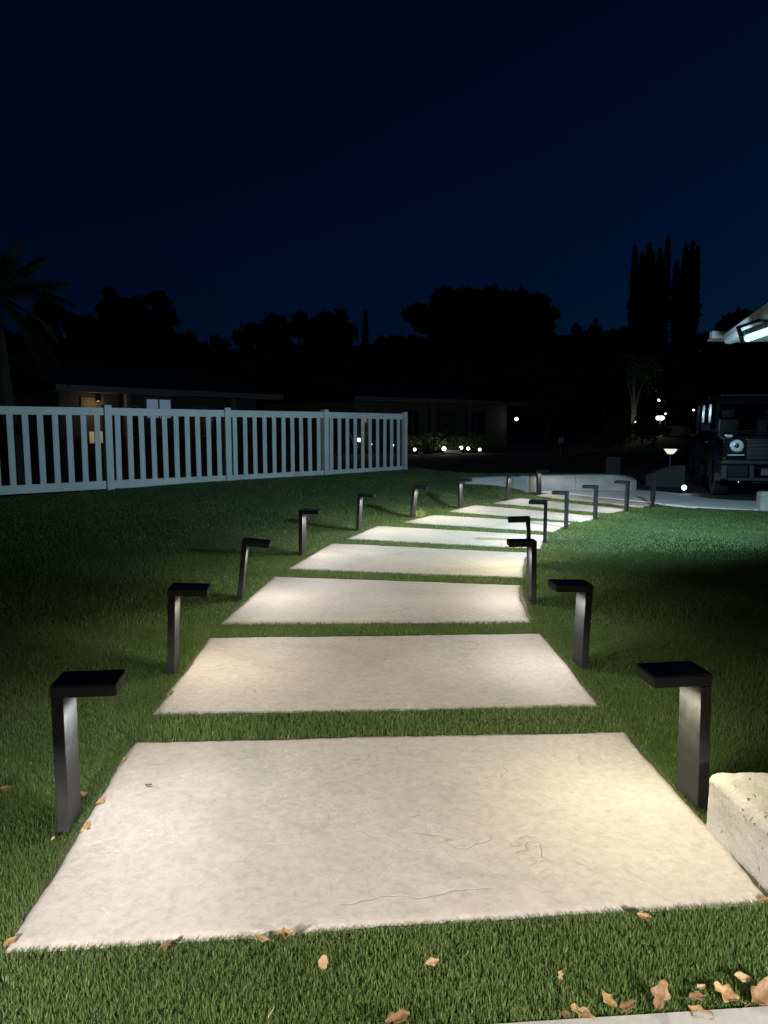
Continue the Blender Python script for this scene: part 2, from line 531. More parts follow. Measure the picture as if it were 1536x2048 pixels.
def slab_mesh(q, bow, nu, nv, seed):
    fl, fr, br, bl = q
    r = random.Random(seed)
    verts = []
    ph = [r.uniform(0, 6) for _ in range(8)]
    for j in range(nv + 1):
        v = j / nv
        for i in range(nu + 1):
            u = i / nu
            p = (fl * (1 - u) + fr * u) * (1 - v) + (bl * (1 - u) + br * u) * v
            side = (fr - fl).normalized()
            p = p - side * (bow * 4 * v * (1 - v) * u)
            # slightly hand-cut outline
            p = p + Vector((0, 1, 0)) * 0.006 * (math.sin(u * 9 + ph[0]) + 0.6 * math.sin(u * 23 + ph[1])) * (1 if v in (0, 1) else 0)
            p = p + Vector((1, 0, 0)) * 0.005 * (math.sin(v * 7 + ph[2]) + 0.6 * math.sin(v * 17 + ph[3])) * (1 if u in (0, 1) else 0)
            if i in (0, nu) or j in (0, nv):
                p = p + Vector((noise.noise(Vector((p.x * 25, p.y * 25, 1))), noise.noise(Vector((p.x * 25, p.y * 25, 9))), 0)) * 0.006
            z = SLAB_TOP + 0.0010 * noise.fractal(Vector((p.x * 1.6 + seed, p.y * 1.6, seed)), 1.0, 2.1, 3)
            if i in (0, nu) or j in (0, nv): z -= 0.005 + 0.002 * noise.noise(Vector((p.x * 12, p.y * 12, 3)))
            verts.append((p.x, p.y, z))
    faces = []
    w = nu + 1
    for j in range(nv):
        for i in range(nu):
            a = j * w + i
            faces.append((a, a + 1, a + w + 1, a + w))
    # sides
    ring = [i for i in range(nu + 1)] + [j * w + nu for j in range(1, nv + 1)] + [nv * w + i for i in range(nu - 1, -1, -1)] + [j * w for j in range(nv - 1, 0, -1)]
    base = len(verts)
    for k in ring:
        verts.append((verts[k][0], verts[k][1], -0.07))
    n = len(ring)
    for k in range(n):
        faces.append((ring[k], base + k, base + (k + 1) % n, ring[(k + 1) % n]))
    me = bpy.data.meshes.new('slab')
    me.from_pydata(verts, [], faces)
    me.update()
    return me

def path():
    bm = bmesh.new()
    for q, bow in SLABS:
        c = sum(q, Vector()) / 4
        pts = [p + (p - c).normalized() * 0.028 for p in q]
        bm.faces.new([bm.verts.new((p.x, p.y, 0.004)) for p in pts])
    root = tag(bm_obj('path', bm, M['soil']), kind='structure')
    for i, (q, bow) in enumerate(SLABS):
        nu, nv = (110, 44) if i < 2 else ((70, 26) if i < 5 else (40, 14))
        link('paving_slab', slab_mesh(q, bow, nu, nv, 11 + i * 3), M['slab'], root, smooth=True)

# ---------------------------------------------------------------- low walls and blocks
def rough_block(name, poly, z0, z1, label, cat, rad, amp, cuts=48, mat='block'):
    """cast block over a four-cornered plan: dense skin, rounded edges, uneven faces"""
    P4 = [Vector((p[0], p[1])) for p in poly]
    lu = ((P4[1] - P4[0]).length + (P4[2] - P4[3]).length) / 2
    lv = ((P4[3] - P4[0]).length + (P4[2] - P4[1]).length) / 2
    lz = z1 - z0
    bm = bmesh.new()
    bmesh.ops.create_cube(bm, size=1)
    bmesh.ops.subdivide_edges(bm, edges=bm.edges[:], cuts=cuts, use_grid_fill=True)
    dim = Vector((lu, lv, lz))
    for v in bm.verts:
        p = Vector((v.co.x * lu, v.co.y * lv, v.co.z * lz))
        q = Vector([max(-dim[i] / 2 + rad, min(dim[i] / 2 - rad, p[i])) for i in range(3)])
        d = p - q
        if d.length > 1e-6: p = q + d.normalized() * rad
        n = d.normalized() if d.length > 1e-6 else Vector((0, 0, 1))
        w = Vector((p.x, p.y, p.z))
        k = noise.fractal(w * 16 + Vector((3, 1, 7)), 0.7, 2.0, 5) * amp + noise.noise(w * 5) * amp * 1.3
        p = p + n * k
        u, t = p.x / lu + .5, p.y / lv + .5
        xy = (P4[0] * (1 - u) + P4[1] * u) * (1 - t) + (P4[3] * (1 - u) + P4[2] * u) * t
        v.co = (xy.x, xy.y, z0 + lz / 2 + p.z)
    bmesh.ops.recalc_face_normals(bm, faces=bm.faces)
    o = bm_obj(name, bm, M[mat], smooth=True)
    return tag(o, label, cat)

def blocks():
    a, b = at(1405, 1652), at(1537, 1790)
    d = (b - a).normalized()
    e = a + d * 1.15
    rough_block('concrete_curb_block', [(a.x, a.y), (e.x, e.y), (e.x + 0.55, e.y), (a.x + 0.6, a.y + 0.02)], -0.06, 0.205,
                'pale rough concrete block with rounded top beside the nearest slab and right path light', 'concrete block', 0.035, 0.0032, 60)
    p = at(1521, 1021)
    rough_block('concrete_curb_post', [(p.x, p.y), (p.x + 0.6, p.y - 0.06), (p.x + 0.62, p.y + 0.22), (p.x + 0.03, p.y + 0.25)], -0.05, 0.30,
                'small rounded concrete block at the lawn edge in front of the black car', 'concrete block', 0.05, 0.003, 20)

def retaining_wall():
    root = empty('retaining_wall', (0, 0, 0), 0, 'low curved pale concrete retaining wall at the far end of the slab path', 'wall')
    pts = []
    n = 48
    ws = [Vector((w.x, w.y)) for w in WALL]
    ln = [0.0]
    for i in range(1, len(ws)): ln.append(ln[-1] + (ws[i] - ws[i - 1]).length)
    # smooth plan curve
    for k in range(n + 1):
        s = ln[-1] * k / n
        pts.append(Vector((np.interp(s, ln, [w.x for w in ws]), np.interp(s, ln, [w.y for w in ws]))))
    for _ in range(6):
        pts = [pts[0]] + [(pts[i - 1] + pts[i] * 2 + pts[i + 1]) / 4 for i in range(1, n)] + [pts[-1]]
    def nrm(i):
        t = (pts[min(i + 1, n)] - pts[max(i - 1, 0)]).normalized()
        return Vector((-t.y, t.x))
    for (a, b) in ((0, 15), (15, 33), (33, n)):
        bm = bmesh.new()
        rows = []
        for i in range(a, b + 1):
            p = pts[i]; m = nrm(i)
            s = 0.0035 if i == a and a > 0 else (-0.0035 if i == b and b < n else 0)
            t = Vector((m.y, -m.x)) * s
            z = WALL_Z
            endk = max(0.0, (i - (n - 5)) / 5.0)
            z = WALL_Z - 0.09 * endk * endk
            prof = [(0, -0.1), (0, z - 0.03), (0.008, z - 0.01), (0.03, z), (0.17, z), (0.195, z - 0.01), (0.2, z - 0.03), (0.2, -0.1)]
            wdt = 1.0 if i < n else 0.8
            rows.append([bm.verts.new((p.x + t.x + m.x * (w * wdt), p.y + t.y + m.y * (w * wdt), zz)) for w, zz in prof])
        for r0, r1 in zip(rows, rows[1:]):
            for k in range(len(r0) - 1):
                bm.faces.new((r0[k], r1[k], r1[k + 1], r0[k + 1]))
        bm.faces.new(rows[0]); bm.faces.new(list(reversed(rows[-1])))
        bmesh.ops.recalc_face_normals(bm, faces=bm.faces)
        bm_obj('wall_section', bm, M['wallc'], root)

# ---------------------------------------------------------------- path lights
HEAD_L, HEAD_W, HEAD_T, POST_T, POST_H = 0.212, 0.155, 0.042, 0.040, 0.495

def bollard_meshes():
    bm = bmesh.new()
    box(bm, (0, -HEAD_W / 2, -0.12), (POST_T, HEAD_W / 2, POST_H - HEAD_T - 0.0015), 0.003)
    post = bpy.data.meshes.new('post'); bm.to_mesh(post); bm.free(); post.materials.append(M['black'])
    bm = bmesh.new()
    box(bm, (-0.0015, -HEAD_W / 2 - 0.0015, POST_H - HEAD_T), (HEAD_L, HEAD_W / 2 + 0.0015, POST_H - 0.003), 0.003)
    head = bpy.data.meshes.new('head'); bm.to_mesh(head); bm.free(); head.materials.append(M['black'])
    # raised rim round the sunken solar panel
    bm = bmesh.new()
    t = POST_H - 0.0028
    w = HEAD_W / 2
    box(bm, (0.0, -w, t), (0.012, w, t + 0.004), 0.001, seg=1)
    box(bm, (HEAD_L - 0.012, -w, t), (HEAD_L - 0.0015, w, t + 0.004), 0.001, seg=1)
    box(bm, (0.0125, -w, t), (HEAD_L - 0.0125, -w + 0.010, t + 0.004), 0.001, seg=1)
    box(bm, (0.0125, w - 0.010, t), (HEAD_L - 0.0125, w, t + 0.004), 0.001, seg=1)
    rim = bpy.data.meshes.new('head_rim'); bm.to_mesh(rim); bm.free(); rim.materials.append(M['black'])
    bm = bmesh.new()
    box(bm, (0.0135, -w + 0.011, t), (HEAD_L - 0.0135, w - 0.011, t + 0.0015), 0)
    pan = bpy.data.meshes.new('solar_panel'); bm.to_mesh(pan); bm.free(); pan.materials.append(M['solar'])
    bm = bmesh.new()
    box(bm, (POST_T + 0.045, -w + 0.03, POST_H - HEAD_T - 0.0012), (HEAD_L - 0.03, w - 0.03, POST_H - HEAD_T - 0.0004), 0)
    lens = bpy.data.meshes.new('lamp_lens'); bm.to_mesh(lens); bm.free(); lens.materials.append(M['lens'])
    return post, head, rim, pan, lens

BM = bollard_meshes()
TONES = {'w': (1.0, 0.91, 0.70), 'y': (1.0, 0.94, 0.66), 'n': (1.0, 0.965, 0.90), 'c': (0.98, 0.99, 1.0)}

def lamp_light(name, col, power, parent, loc):
    """LED array with a wide lens: throws more light sideways than straight down"""
    l = bpy.data.lights.new(name, 'POINT')
    l.energy = power
    l.color = col
    l.shadow_soft_size = 0.03
    l.use_nodes = True
    t = l.node_tree
    em = t.nodes['Emission']
    tc = t.nodes.new('ShaderNodeTexCoord')
    sp = t.nodes.new('ShaderNodeSeparateXYZ')
    t.links.new(tc.outputs['Normal'], sp.inputs[0])
    def mth(op, a, b, clamp=False):
        m = t.nodes.new('ShaderNodeMath'); m.operation = op; m.use_clamp = clamp
        for i, v in enumerate((a, b)):
            if isinstance(v, (int, float)): m.inputs[i].default_value = v
            else: t.links.new(v, m.inputs[i])
        return m.outputs[0]
    c = mth('MAXIMUM', mth('MULTIPLY', sp.outputs[2], -1.0), 0.0)
    wide = mth('POWER', mth('MAXIMUM', c, 0.22), -1.2)
    cut = mth('SMOOTH_MIN', mth('MULTIPLY', mth('SUBTRACT', c, 0.07), 4.5, True), 1.0)
    fwd = mth('ADD', mth('MULTIPLY', mth('MULTIPLY', sp.outputs[0], mth('SUBTRACT', 1.0, c)), 1.0), 0.92, True)     # thrown towards the path
    t.links.new(mth('MULTIPLY', mth('MULTIPLY', wide, cut), fwd), em.inputs[1])
    o = bpy.data.objects.new(name, l)
    C.objects.link(o)
    o.parent = parent
    o.location = loc
    return o

def path_light(loc, yaw, tilt, label, group, tone, power=1.0):
    root = empty('path_light', loc, 0, label, 'path light', group)
    root.rotation_euler = (Matrix.Rotation(R(tilt), 4, 'Y') @ Matrix.Rotation(R(yaw), 4, 'Z')).to_euler()
    for nm, me in zip(('post', 'head', 'head_rim', 'solar_panel', 'lamp_lens'), BM):
        link(nm, me, None, root)
    lamp_light('lamp', TONES[tone], BOLLARD_POWER * power, root, (0.166, 0, POST_H - HEAD_T - 0.024))
    return root

BOLL = []
def path_lights():
    # pixel of the post's foot, yaw (0 = arm to the right), lean, tone, power
    left = [((128, 1648), 7, 0, 'c', 1.05), ((339, 1342), 5, 2.5, 'w', .88), ((475, 1199), 4, 6.5, 'n', .92), ((601, 1109), -10, 1, 'n', 1.0),
            ((714, 1061), -12, 3, 'n', 1.0), ((822, 1035), -22, 6, 'y', 1.0), ((918, 1016), -23, -1, 'n', .95), ((1011, 1000), -27, 5, 'n', .65), ((1076, 988), -38, -1.5, 'n', .5)]
    right = [((1394, 1602), 186, -1, 'y', 1.05), ((1166, 1332), 185, 2, 'n', .85), ((1070, 1205), 178, -1, 'n', .85), ((1063, 1134), 172, -3, 'y', 1.1),
             ((1093, 1085), 167, 0, 'n', .95), ((1135, 1057), 160, 0, 'n', .95), ((1193, 1037), 155, 0, 'n', .9), ((1255, 1022), 150, 1, 'n', .65)]
    nth = ['nearest', 'second', 'third', 'fourth', 'fifth', 'sixth', 'seventh', 'eighth', 'farthest']
    extra_l = ['large in view beside the front slab', 'casting warm light on the second slab', 'leaning towards the third slab', 'beside the fourth slab', 'beside the fifth slab',
               'leaning over a tuft of yellow grass', 'seen against the dark lawn', 'leaning in front of the retaining wall', 'standing in front of the curved wall']
    extra_r = ['next to the rough concrete block', 'alone against dark lawn', 'overlapping the fourth', 'its foot hidden by the nearer one',
               'beside the sixth slab', 'tall and thin at the lawn edge', 'in front of the concrete walk', 'in front of the wall end']
    for side, rows, extra in (('left', left, extra_l), ('right', right, extra_r)):
        for i, (px, yaw, tilt, tone, pw) in enumerate(rows):
            p = at(*px)
            p.z = lh(p.x, p.y)
            if abs(p.z) > 0.02:
                p = at(px[0], px[1], p.z)
            lab = 'black angular path light, %s on the %s side, %s' % (nth[i], side, extra[i])
            BOLL.append(p.copy())
            p.z += (0.026 if side == 'left' else 0.014) if i == 0 else random.uniform(-.006, .006)
            path_light(p, yaw, tilt, lab, 'path lights along the slab path', tone, pw)
    # slim post without an arm that ends the right row
    p = at(1305, 1012)
    root = empty('marker_post', p, R(20), 'slim black post without an arm at the end of the right row', 'post')
    bm = bmesh.new(); box(bm, (-.024, -.02, -.1), (.024, .02, .085), .003); bm_obj('stake', bm, M['black'], root)
    bm = bmesh.new(); box(bm, (-.034, -.028, .0855), (.034, .028, .545), .004); bm_obj('post', bm, M['black'], root)
    # unseen pair beside the patio, added and boosted to light the foreground
    path_light((-1.22, 0.92, 0), 12, 0, 'added black path light for the foreground, left of the photographer, outside the view', 'path lights along the slab path', 'n', 2.9)
    path_light((1.25, 0.90, 0), 168, 0, 'added black path light for the foreground, right of the photographer, outside the view', 'path lights along the slab path', 'n', 2.9)

# ---------------------------------------------------------------- fence
def fence():
    FH = 1.5
    px = [(220, 811, 986), (456, 816.5, 973), (650.5, 820.5, 960.5), (809, 825, 950)]
    pos = []
    for x, t, b in px:
        d = FH * F / (b - t) * 1.0
        g = far(x, b, d)
        pos.append(g)
    dirn = (pos[1] - pos[0]); dirn.z = 0
    dirn.normalize()
    left = pos[0] - dirn * 2.42
    left.z = pos[0].z + 0.0
    pos = [left] + pos
    root = empty('picket_fence', pos[1], 0, 'white vinyl fence of spaced vertical pickets on the left lawn', 'fence')
    inv = -pos[1]
    PW = 0.125
    for i, p in enumerate(pos):
        q = p + inv
        nxt = (pos[min(i + 1, len(pos) - 1)] - pos[max(i - 1, 0)]); nxt.z = 0
        a = math.atan2(nxt.y, nxt.x)
        bm = bmesh.new()
        w = PW / 2
        if i < len(pos) - 1:
            box(bm, (-w, -w, -0.15), (w, w, FH), 0.005)
            o = bm_obj('post', bm, M['vinyl'], root)
        else:
            # end post: routed opening left empty near its top
            w2 = 0.05
            box(bm, (-w2, -w2, -0.02), (w2, w2, FH - 0.27), 0.004)
            box(bm, (-w2, -w2, FH - 0.10), (w2, w2, FH), 0.004)
            box(bm, (-w2, -w2, FH - 0.2695), (-w2 + 0.03, w2, FH - 0.1005), 0.0)
            box(bm, (w2 - 0.03, -w2, FH - 0.2695), (w2, w2, FH - 0.1005), 0.0)
            box(bm, (-w2 + 0.0305, 0.0, FH - 0.2695), (w2 - 0.0305, w2, FH - 0.1005), 0.0)
            o = bm_obj('post', bm, M['vinyl'], root)
            bm = bmesh.new()
            box(bm, (0.052, -0.075, 0.0), (0.13, 0.02, 0.16), 0.008)
            box(bm, (0.07, -0.095, 0.04), (0.11, -0.0755, 0.12), 0.006)
            bm_obj('gate_hinge', bm, M['hingem'], o)
        o.location = q
        o.rotation_euler = (0, 0, a)
    for i in range(len(pos) - 1):
        a0, a1 = pos[i] + inv, pos[i + 1] + inv
        dv = a1 - a0
        a = math.atan2(dv.y, dv.x)
        Lg = Vector((dv.x, dv.y)).length
        e0 = PW / 2 + 0.001
        e1 = Lg - (PW / 2 + 0.001 if i < len(pos) - 2 else 0.10)
        sl = dv.z / Lg
        def rail(z0, z1, t):
            bm = bmesh.new()
            vs = box(bm, (e0, -t, z0), (e1, t, z1), 0.004)
            for v in bm.verts: v.co.z += v.co.x * sl
            o = bm_obj('rail', bm, M['vinyl'], root)
            o.location = a0
            o.rotation_euler = (0, 0, a)
        rail(FH - 0.175, FH - 0.045, 0.032)
        rail(0.075, 0.215, 0.032)
        n = 10
        pitch = (e1 - e0) / n
        bm = bmesh.new()
        pw = 0.098
        box(bm, (-pw / 2, -0.0115, 0.205), (pw / 2, 0.0115, FH - 0.17), 0.003, seg=1)
        me = bpy.data.meshes.new('picket'); bm.to_mesh(me); bm.free(); me.materials.append(M['vinyl'])
        for k in range(n):
            xk = e0 + (k + 0.5) * pitch
            o = link('picket', me, None, root)
            o.location = a0 + Vector((math.cos(a) * xk, math.sin(a) * xk, sl * xk))
            o.rotation_euler = (0, R(random.uniform(-.35, .35)), a + R(random.uniform(-1.5, 1.5)))
    return pos

# ---------------------------------------------------------------- near house eave and floodlight
def near_house():
    # the gutter runs from its far end (left in view) towards the camera
    e = far(1447, 688, 10.5)
    root = empty('near_house', (e.x, e.y, 0), R(-15.6), 'corner of the near house with white eaves and gutter at the right edge', 'house')
    z = e.z
    bm = bmesh.new()
    box(bm, (1.45, -9.0, -0.1), (1.75, 0.1, z + 0.05), 0)
    bm_obj('wall', bm, M['cream'], root)
    # gutter with rounded bottom and closed end
    prof = [(0.0, 0.125), (0.0, 0.05), (0.012, 0.02), (0.035, 0.004), (0.06, 0.0), (0.10, 0.0), (0.115, 0.015), (0.115, 0.125)]
    bm = bmesh.new()
    a = [bm.verts.new((p[0], 0, z + p[1])) for p in prof]
    b = [bm.verts.new((p[0], -7.5, z + p[1])) for p in prof]
    n = len(prof)
    bm.faces.new(a); bm.faces.new(list(reversed(b)))
    for i in range(n): bm.faces.new((a[i], b[i], b[(i + 1) % n], a[(i + 1) % n]))
    bmesh.ops.recalc_face_normals(bm, faces=bm.faces)
    bm_obj('gutter', bm, M['gutter'], root)
    bm = bmesh.new()
    box(bm, (0.117, -7.5, z + 0.01), (0.14, 0.02, z + 0.155), 0.004)
    bm_obj('fascia', bm, M['gutter'], root)
    bm = bmesh.new()
    box(bm, (0.142, -7.5, z + 0.02), (1.449, 0.02, z + 0.045), 0.0)
    bm_obj('soffit', bm, M['gutter'], root)
    bm = bmesh.new()
    v = [bm.verts.new(p) for p in ((0.02, 0.03, z + 0.130), (0.02, -7.6, z + 0.130), (5.2, -7.6, z + 1.75), (5.2, 0.03, z + 1.75),
                                   (0.02, 0.03, z + 0.160), (0.02, -7.6, z + 0.160), (5.2, -7.6, z + 1.78), (5.2, 0.03, z + 1.78))]
    for f in ((0, 1, 2, 3), (7, 6, 5, 4), (0, 4, 5, 1), (1, 5, 6, 2), (2, 6, 7, 3), (3, 7, 4, 0)): bm.faces.new([v[i] for i in f])
    bmesh.ops.recalc_face_normals(bm, faces=bm.faces)
    bm_obj('roof', bm, M['roof'], root)
    # garage wing: its eave beam crosses behind the gutter
    inv = root.matrix_basis.inverted() if False else (Matrix.Translation(root.location) @ Matrix.Rotation(R(-15.6), 4, 'Z')).inverted()
    t = far(1425, 676, 12.4)
    bm = bmesh.new()
    box(bm, (t.x, 12.4, t.z), (9.5, 12.52, t.z + 0.11), 0.006, inv)
    bm_obj('eave_beam', bm, M['gutter'], root)
    bm = bmesh.new()
    box(bm, (t.x + 0.25, 12.525, t.z + 0.03), (9.5, 13.2, t.z + 0.06), 0.0, inv)
    bm_obj('soffit', bm, M['gutter'], root)
    bm = bmesh.new()
    box(bm, (6.9, 12.9, -0.1), (9.5, 13.1, t.z + 0.02), 0.0, inv)
    bm_obj('wall', bm, M['cream'], root)
    return root, t

def floodlight(t):
    c = far(1514, 668, 8.25)
    root = empty('floodlight', c, 0, 'grey floodlight with glowing pale cyan lens under the eaves at the right edge', 'floodlight')
    root.rotation_euler = (0, R(-19), R(-12))
    bm = bmesh.new()
    box(bm, (-0.13, -0.11, 0.025), (0.36, 0.11, 0.082), 0.014)
    bm_obj('housing', bm, M['gutter'], root)
    bm = bmesh.new()
    box(bm, (-0.115, -0.10, -0.046), (0.35, 0.10, 0.024), 0.034, seg=5)
    bm_obj('lens', bm, M['floodlens'], root, smooth=True)
    bm = bmesh.new()
    box(bm, (-0.170, -0.02, -0.03), (-0.135, 0.03, 0.115), 0.005)
    box(bm, (-0.1698, -0.02, 0.1155), (0.13, 0.03, 0.145), 0.005)
    bm_obj('bracket', bm, M['hingem'], root)
    aim = Vector((0.0, 15.5, -1.3)) - c
    l = bpy.data.lights.new('lamp', 'SPOT')
    l.energy = FLOOD_POWER
    l.color = (0.50, 0.82, 1.0)
    l.spot_size = R(180)
    l.spot_blend = 1.0
    l.shadow_soft_size = 0.08
    o = bpy.data.objects.new('lamp', l)
    C.objects.link(o)
    o.parent = root
    bpy.context.view_layer.update()
    wm = Matrix.Translation(c + Vector((-0.16, 0.08, -0.19))) @ aim.to_track_quat('-Z', 'Y').to_matrix().to_4x4()
    o.matrix_local = root.matrix_world.inverted() @ wm

# ---------------------------------------------------------------- car
def mesh_part(name, verts, faces, mat, parent, bevel=0.0, seg=2):
    bm = bmesh.new()
    vs = [bm.verts.new(v) for v in verts]
    for f in faces: bm.faces.new([vs[i] for i in f])
    bmesh.ops.recalc_face_normals(bm, faces=bm.faces)
    if bevel: bmesh.ops.bevel(bm, geom=list(bm.edges), offset=bevel, segments=seg, affect='EDGES')
    return bm_obj(name, bm, mat, parent)

def hexa(a, b):
    """two quads (lists of 4 points) joined to a solid"""
    return a + b, [(0, 1, 2, 3), (7, 6, 5, 4), (0, 4, 5, 1), (1, 5, 6, 2), (2, 6, 7, 3), (3, 7, 4, 0)]

def car():
    root = empty('parked_suv', (7.25, 14.25, -0.01), R(-15), 'black boxy off-road car with round headlights parked on the driveway', 'car')
    root.scale = (1.03, 1.03, 1.03)
    P, K = M['carpaint'], M['carplastic']
    # lower body
    v, f = hexa([(-.86, .16, .55), (.86, .16, .55), (.86, 4.45, .55), (-.86, 4.45, .55)],
                [(-.86, .16, 1.08), (.86, .16, 1.08), (.86, 4.45, 1.14), (-.86, 4.45, 1.14)])
    body = mesh_part('body', v, f, P, root, 0.03)
    # hood, sunk between the fender tops
    v, f = hexa([(-.66, .10, 1.06), (.66, .10, 1.06), (.70, 1.42, 1.10), (-.70, 1.42, 1.10)],
                [(-.66, .10, 1.14), (.66, .10, 1.14), (.70, 1.42, 1.22), (-.70, 1.42, 1.22)])
    mesh_part('hood', v, f, P, root, 0.02)
    for s in (-1, 1):
        v, f = hexa([(s * .88, .12, 1.0), (s * .675, .12, 1.0), (s * .715, 1.40, 1.05), (s * .88, 1.40, 1.05)],
                    [(s * .86, .14, 1.115), (s * .675, .12, 1.12), (s * .715, 1.40, 1.185), (s * .87, 1.40, 1.18)])
        fd = mesh_part('fender', v, f, P, root, 0.02)
        bm = bmesh.new()
        box(bm, (min(s * .70, s * .82), .20, 1.122), (max(s * .70, s * .82), .33, 1.175), 0.02)
        bm_obj('turn_signal', bm, M['headglass'], fd)
    # cabin: pillars and roof
    v, f = hexa([(-.84, 1.42, 1.78), (.84, 1.42, 1.78), (.84, 4.42, 1.80), (-.84, 4.42, 1.80)],
                [(-.76, 1.60, 1.93), (.76, 1.60, 1.93), (.76, 4.40, 1.93), (-.76, 4.40, 1.93)])
    rf = mesh_part('roof', v, f, P, root, 0.025)
    bm = bmesh.new()
    bm.free()
    for yy in (1.9, 3.6):
        bm = bmesh.new(); box(bm, (-.70, yy, 1.935), (.70, yy + .05, 1.965), 0.01)
        bm_obj('roof_bar', bm, K, rf)
    for s in (-1, 1):
        for (y0, y1, y2, y3) in ((1.30, 1.42, 1.42, 1.54), (2.45, 2.57, 2.46, 2.57), (3.45, 3.57, 3.46, 3.57), (4.30, 4.44, 4.28, 4.42)):
            v, f = hexa([(s * .85, y0, 1.12), (s * .79, y0, 1.12), (s * .79, y1, 1.12), (s * .85, y1, 1.12)],
                        [(s * .83, y2, 1.80), (s * .77, y2, 1.80), (s * .77, y3, 1.80), (s * .83, y3, 1.80)])
            mesh_part('pillar', v, f, P, root, 0.008, 1)
        mesh_part('side_window', [(s * .82, 1.42, 1.16), (s * .82, 4.35, 1.16), (s * .80, 4.33, 1.78), (s * .80, 1.54, 1.78)], [(0, 1, 2, 3)], M['winglass'], root)
        # door seams and handle
        bm = bmesh.new()
        box(bm, (min(s * .862, s * .875), 1.45, .62), (max(s * .862, s * .875), 2.5, 1.08), 0.01)
        d1 = bm_obj('door', bm, P, root)
        bm = bmesh.new()
        box(bm, (min(s * .876, s * .90), 2.28, .98), (max(s * .876, s * .90), 2.42, 1.01), 0.005)
        bm_obj('handle', bm, M['chrome'], d1)
        bm = bmesh.new()
        box(bm, (min(s * .862, s * .875), 2.54, .62), (max(s * .862, s * .875), 3.45, 1.08), 0.01)
        bm_obj('door', bm, P, root)
        # mirror
        bm = bmesh.new()
        box(bm, (min(s * .90, s * 1.10), 1.42, 1.22), (max(s * .90, s * 1.10), 1.56, 1.40), 0.035, seg=3)
        box(bm, (min(s * .84, s * .92), 1.46, 1.22), (max(s * .84, s * .92), 1.52, 1.26), 0.008)
        bm_obj('mirror', bm, P, root)
        # fender flares: arches over the wheels
        for wy in (.88, 3.72):
            bm = bmesh.new()
            ra, rb = .47, .575
            prev = None
            for k in range(13):
                a = R(-12 + 204 * k / 12)
                row = [bm.verts.new((s * xx, wy - math.cos(a) * rr, .42 + math.sin(a) * rr)) for xx, rr in ((.80, ra), (.965, ra), (.965, ra + .05), (.87, rb))]
                if prev:
                    for i in range(3): bm.faces.new((prev[i], prev[i + 1], row[i + 1], row[i]))
                prev = row
            bmesh.ops.recalc_face_normals(bm, faces=bm.faces)
            bm_obj('fender_flare', bm, P, root, smooth=False)
            # wheel
            w = bpy.data.objects.new('wheel', None)
            C.objects.link(w); w.parent = root; w.location = (s * .80, wy, .42)
            bm = bmesh.new()
            prof = [(-.13, .27), (-.14, .36), (-.125, .405), (-.08, .42), (.08, .42), (.125, .405), (.14, .36), (.13, .27)]
            rows = []
            for k in range(32):
                a = 2 * math.pi * k / 32
                rows.append([bm.verts.new((x, math.cos(a) * r, math.sin(a) * r)) for x, r in prof])
            for k in range(32):
                r0, r1 = rows[k], rows[(k + 1) % 32]
                for i in range(len(prof) - 1): bm.faces.new((r0[i], r0[i + 1], r1[i + 1], r1[i]))
            bmesh.ops.recalc_face_normals(bm, faces=bm.faces)
            bm_obj('tyre', bm, M['tyre'], w, smooth=True)
            bm = bmesh.new()
            cyl(bm, (-s * .02, 0, 0), (s * .03, 0, 0), .275, seg=32)
            cyl(bm, (s * .0305, 0, 0), (s * .09, 0, 0), .07, .05, seg=16)
            for k in range(5):
                a = 2 * math.pi * k / 5
                m = Matrix.Rotation(a, 4, 'X')
                box(bm, (min(s * .0305, s * .075), -.03, .065), (max(s * .0305, s * .075), .03, .262), 0.008, m)
            bm_obj('rim', bm, M['rim'], w)
    # windscreen
    mesh_part('windscreen', [(-.76, 1.36, 1.20), (.76, 1.36, 1.20), (.72, 1.50, 1.80), (-.72, 1.50, 1.80)], [(0, 1, 2, 3)], M['glass'], root)
    v, f = hexa([(-.80, 1.36, 1.76), (.80, 1.36, 1.76), (.80, 1.50, 1.76), (-.80, 1.50, 1.76)],
                [(-.79, 1.42, 1.83), (.79, 1.42, 1.83), (.79, 1.60, 1.83), (-.79, 1.60, 1.83)])
    mesh_part('windscreen_header', v, f, P, root, 0.01)
    for x0 in (-.55, .05):
        bm = bmesh.new()
        cyl(bm, (x0, 1.335, 1.215), (x0 + .5, 1.345, 1.25), .010, seg=8)
        bm_obj('wiper', bm, K, root)
    bm = bmesh.new()
    box(bm, (-.80, 1.50, 1.02), (.80, 1.85, 1.20), 0.03)
    bm_obj('dashboard', bm, K, root)
    bm = bmesh.new()
    bmesh.ops.create_circle(bm, segments=24, radius=.18, matrix=Matrix.Translation((.40, 1.90, 1.26)) @ Matrix.Rotation(R(65), 4, 'X'))
    me_c = [v.co.copy() for v in bm.verts]; bm.free()
    bm = bmesh.new()
    for i in range(24): cyl(bm, me_c[i], me_c[(i + 1) % 24], .016, seg=6)
    bm_obj('steering_wheel', bm, K, root)
    for s in (-1, 1):
        bm = bmesh.new()
        box(bm, (s * .40 - .24, 2.25, .80), (s * .40 + .24, 2.80, 1.0), 0.05, seg=3)
        box(bm, (s * .40 - .23, 2.72, .95), (s * .40 + .23, 2.90, 1.48), 0.06, seg=3)
        st = bm_obj('seat', bm, M['seat'], root, smooth=True)
        bm = bmesh.new()
        box(bm, (s * .40 - .13, 2.74, 1.50), (s * .40 + .13, 2.86, 1.68), 0.04, seg=3)
        bm_obj('headrest', bm, M['seat'], st, smooth=True)
    bm = bmesh.new()
    box(bm, (-.09, 1.48, 1.60), (.09, 1.52, 1.67), 0.015)
    bm_obj('rear_view_mirror', bm, M['chrome'], root)
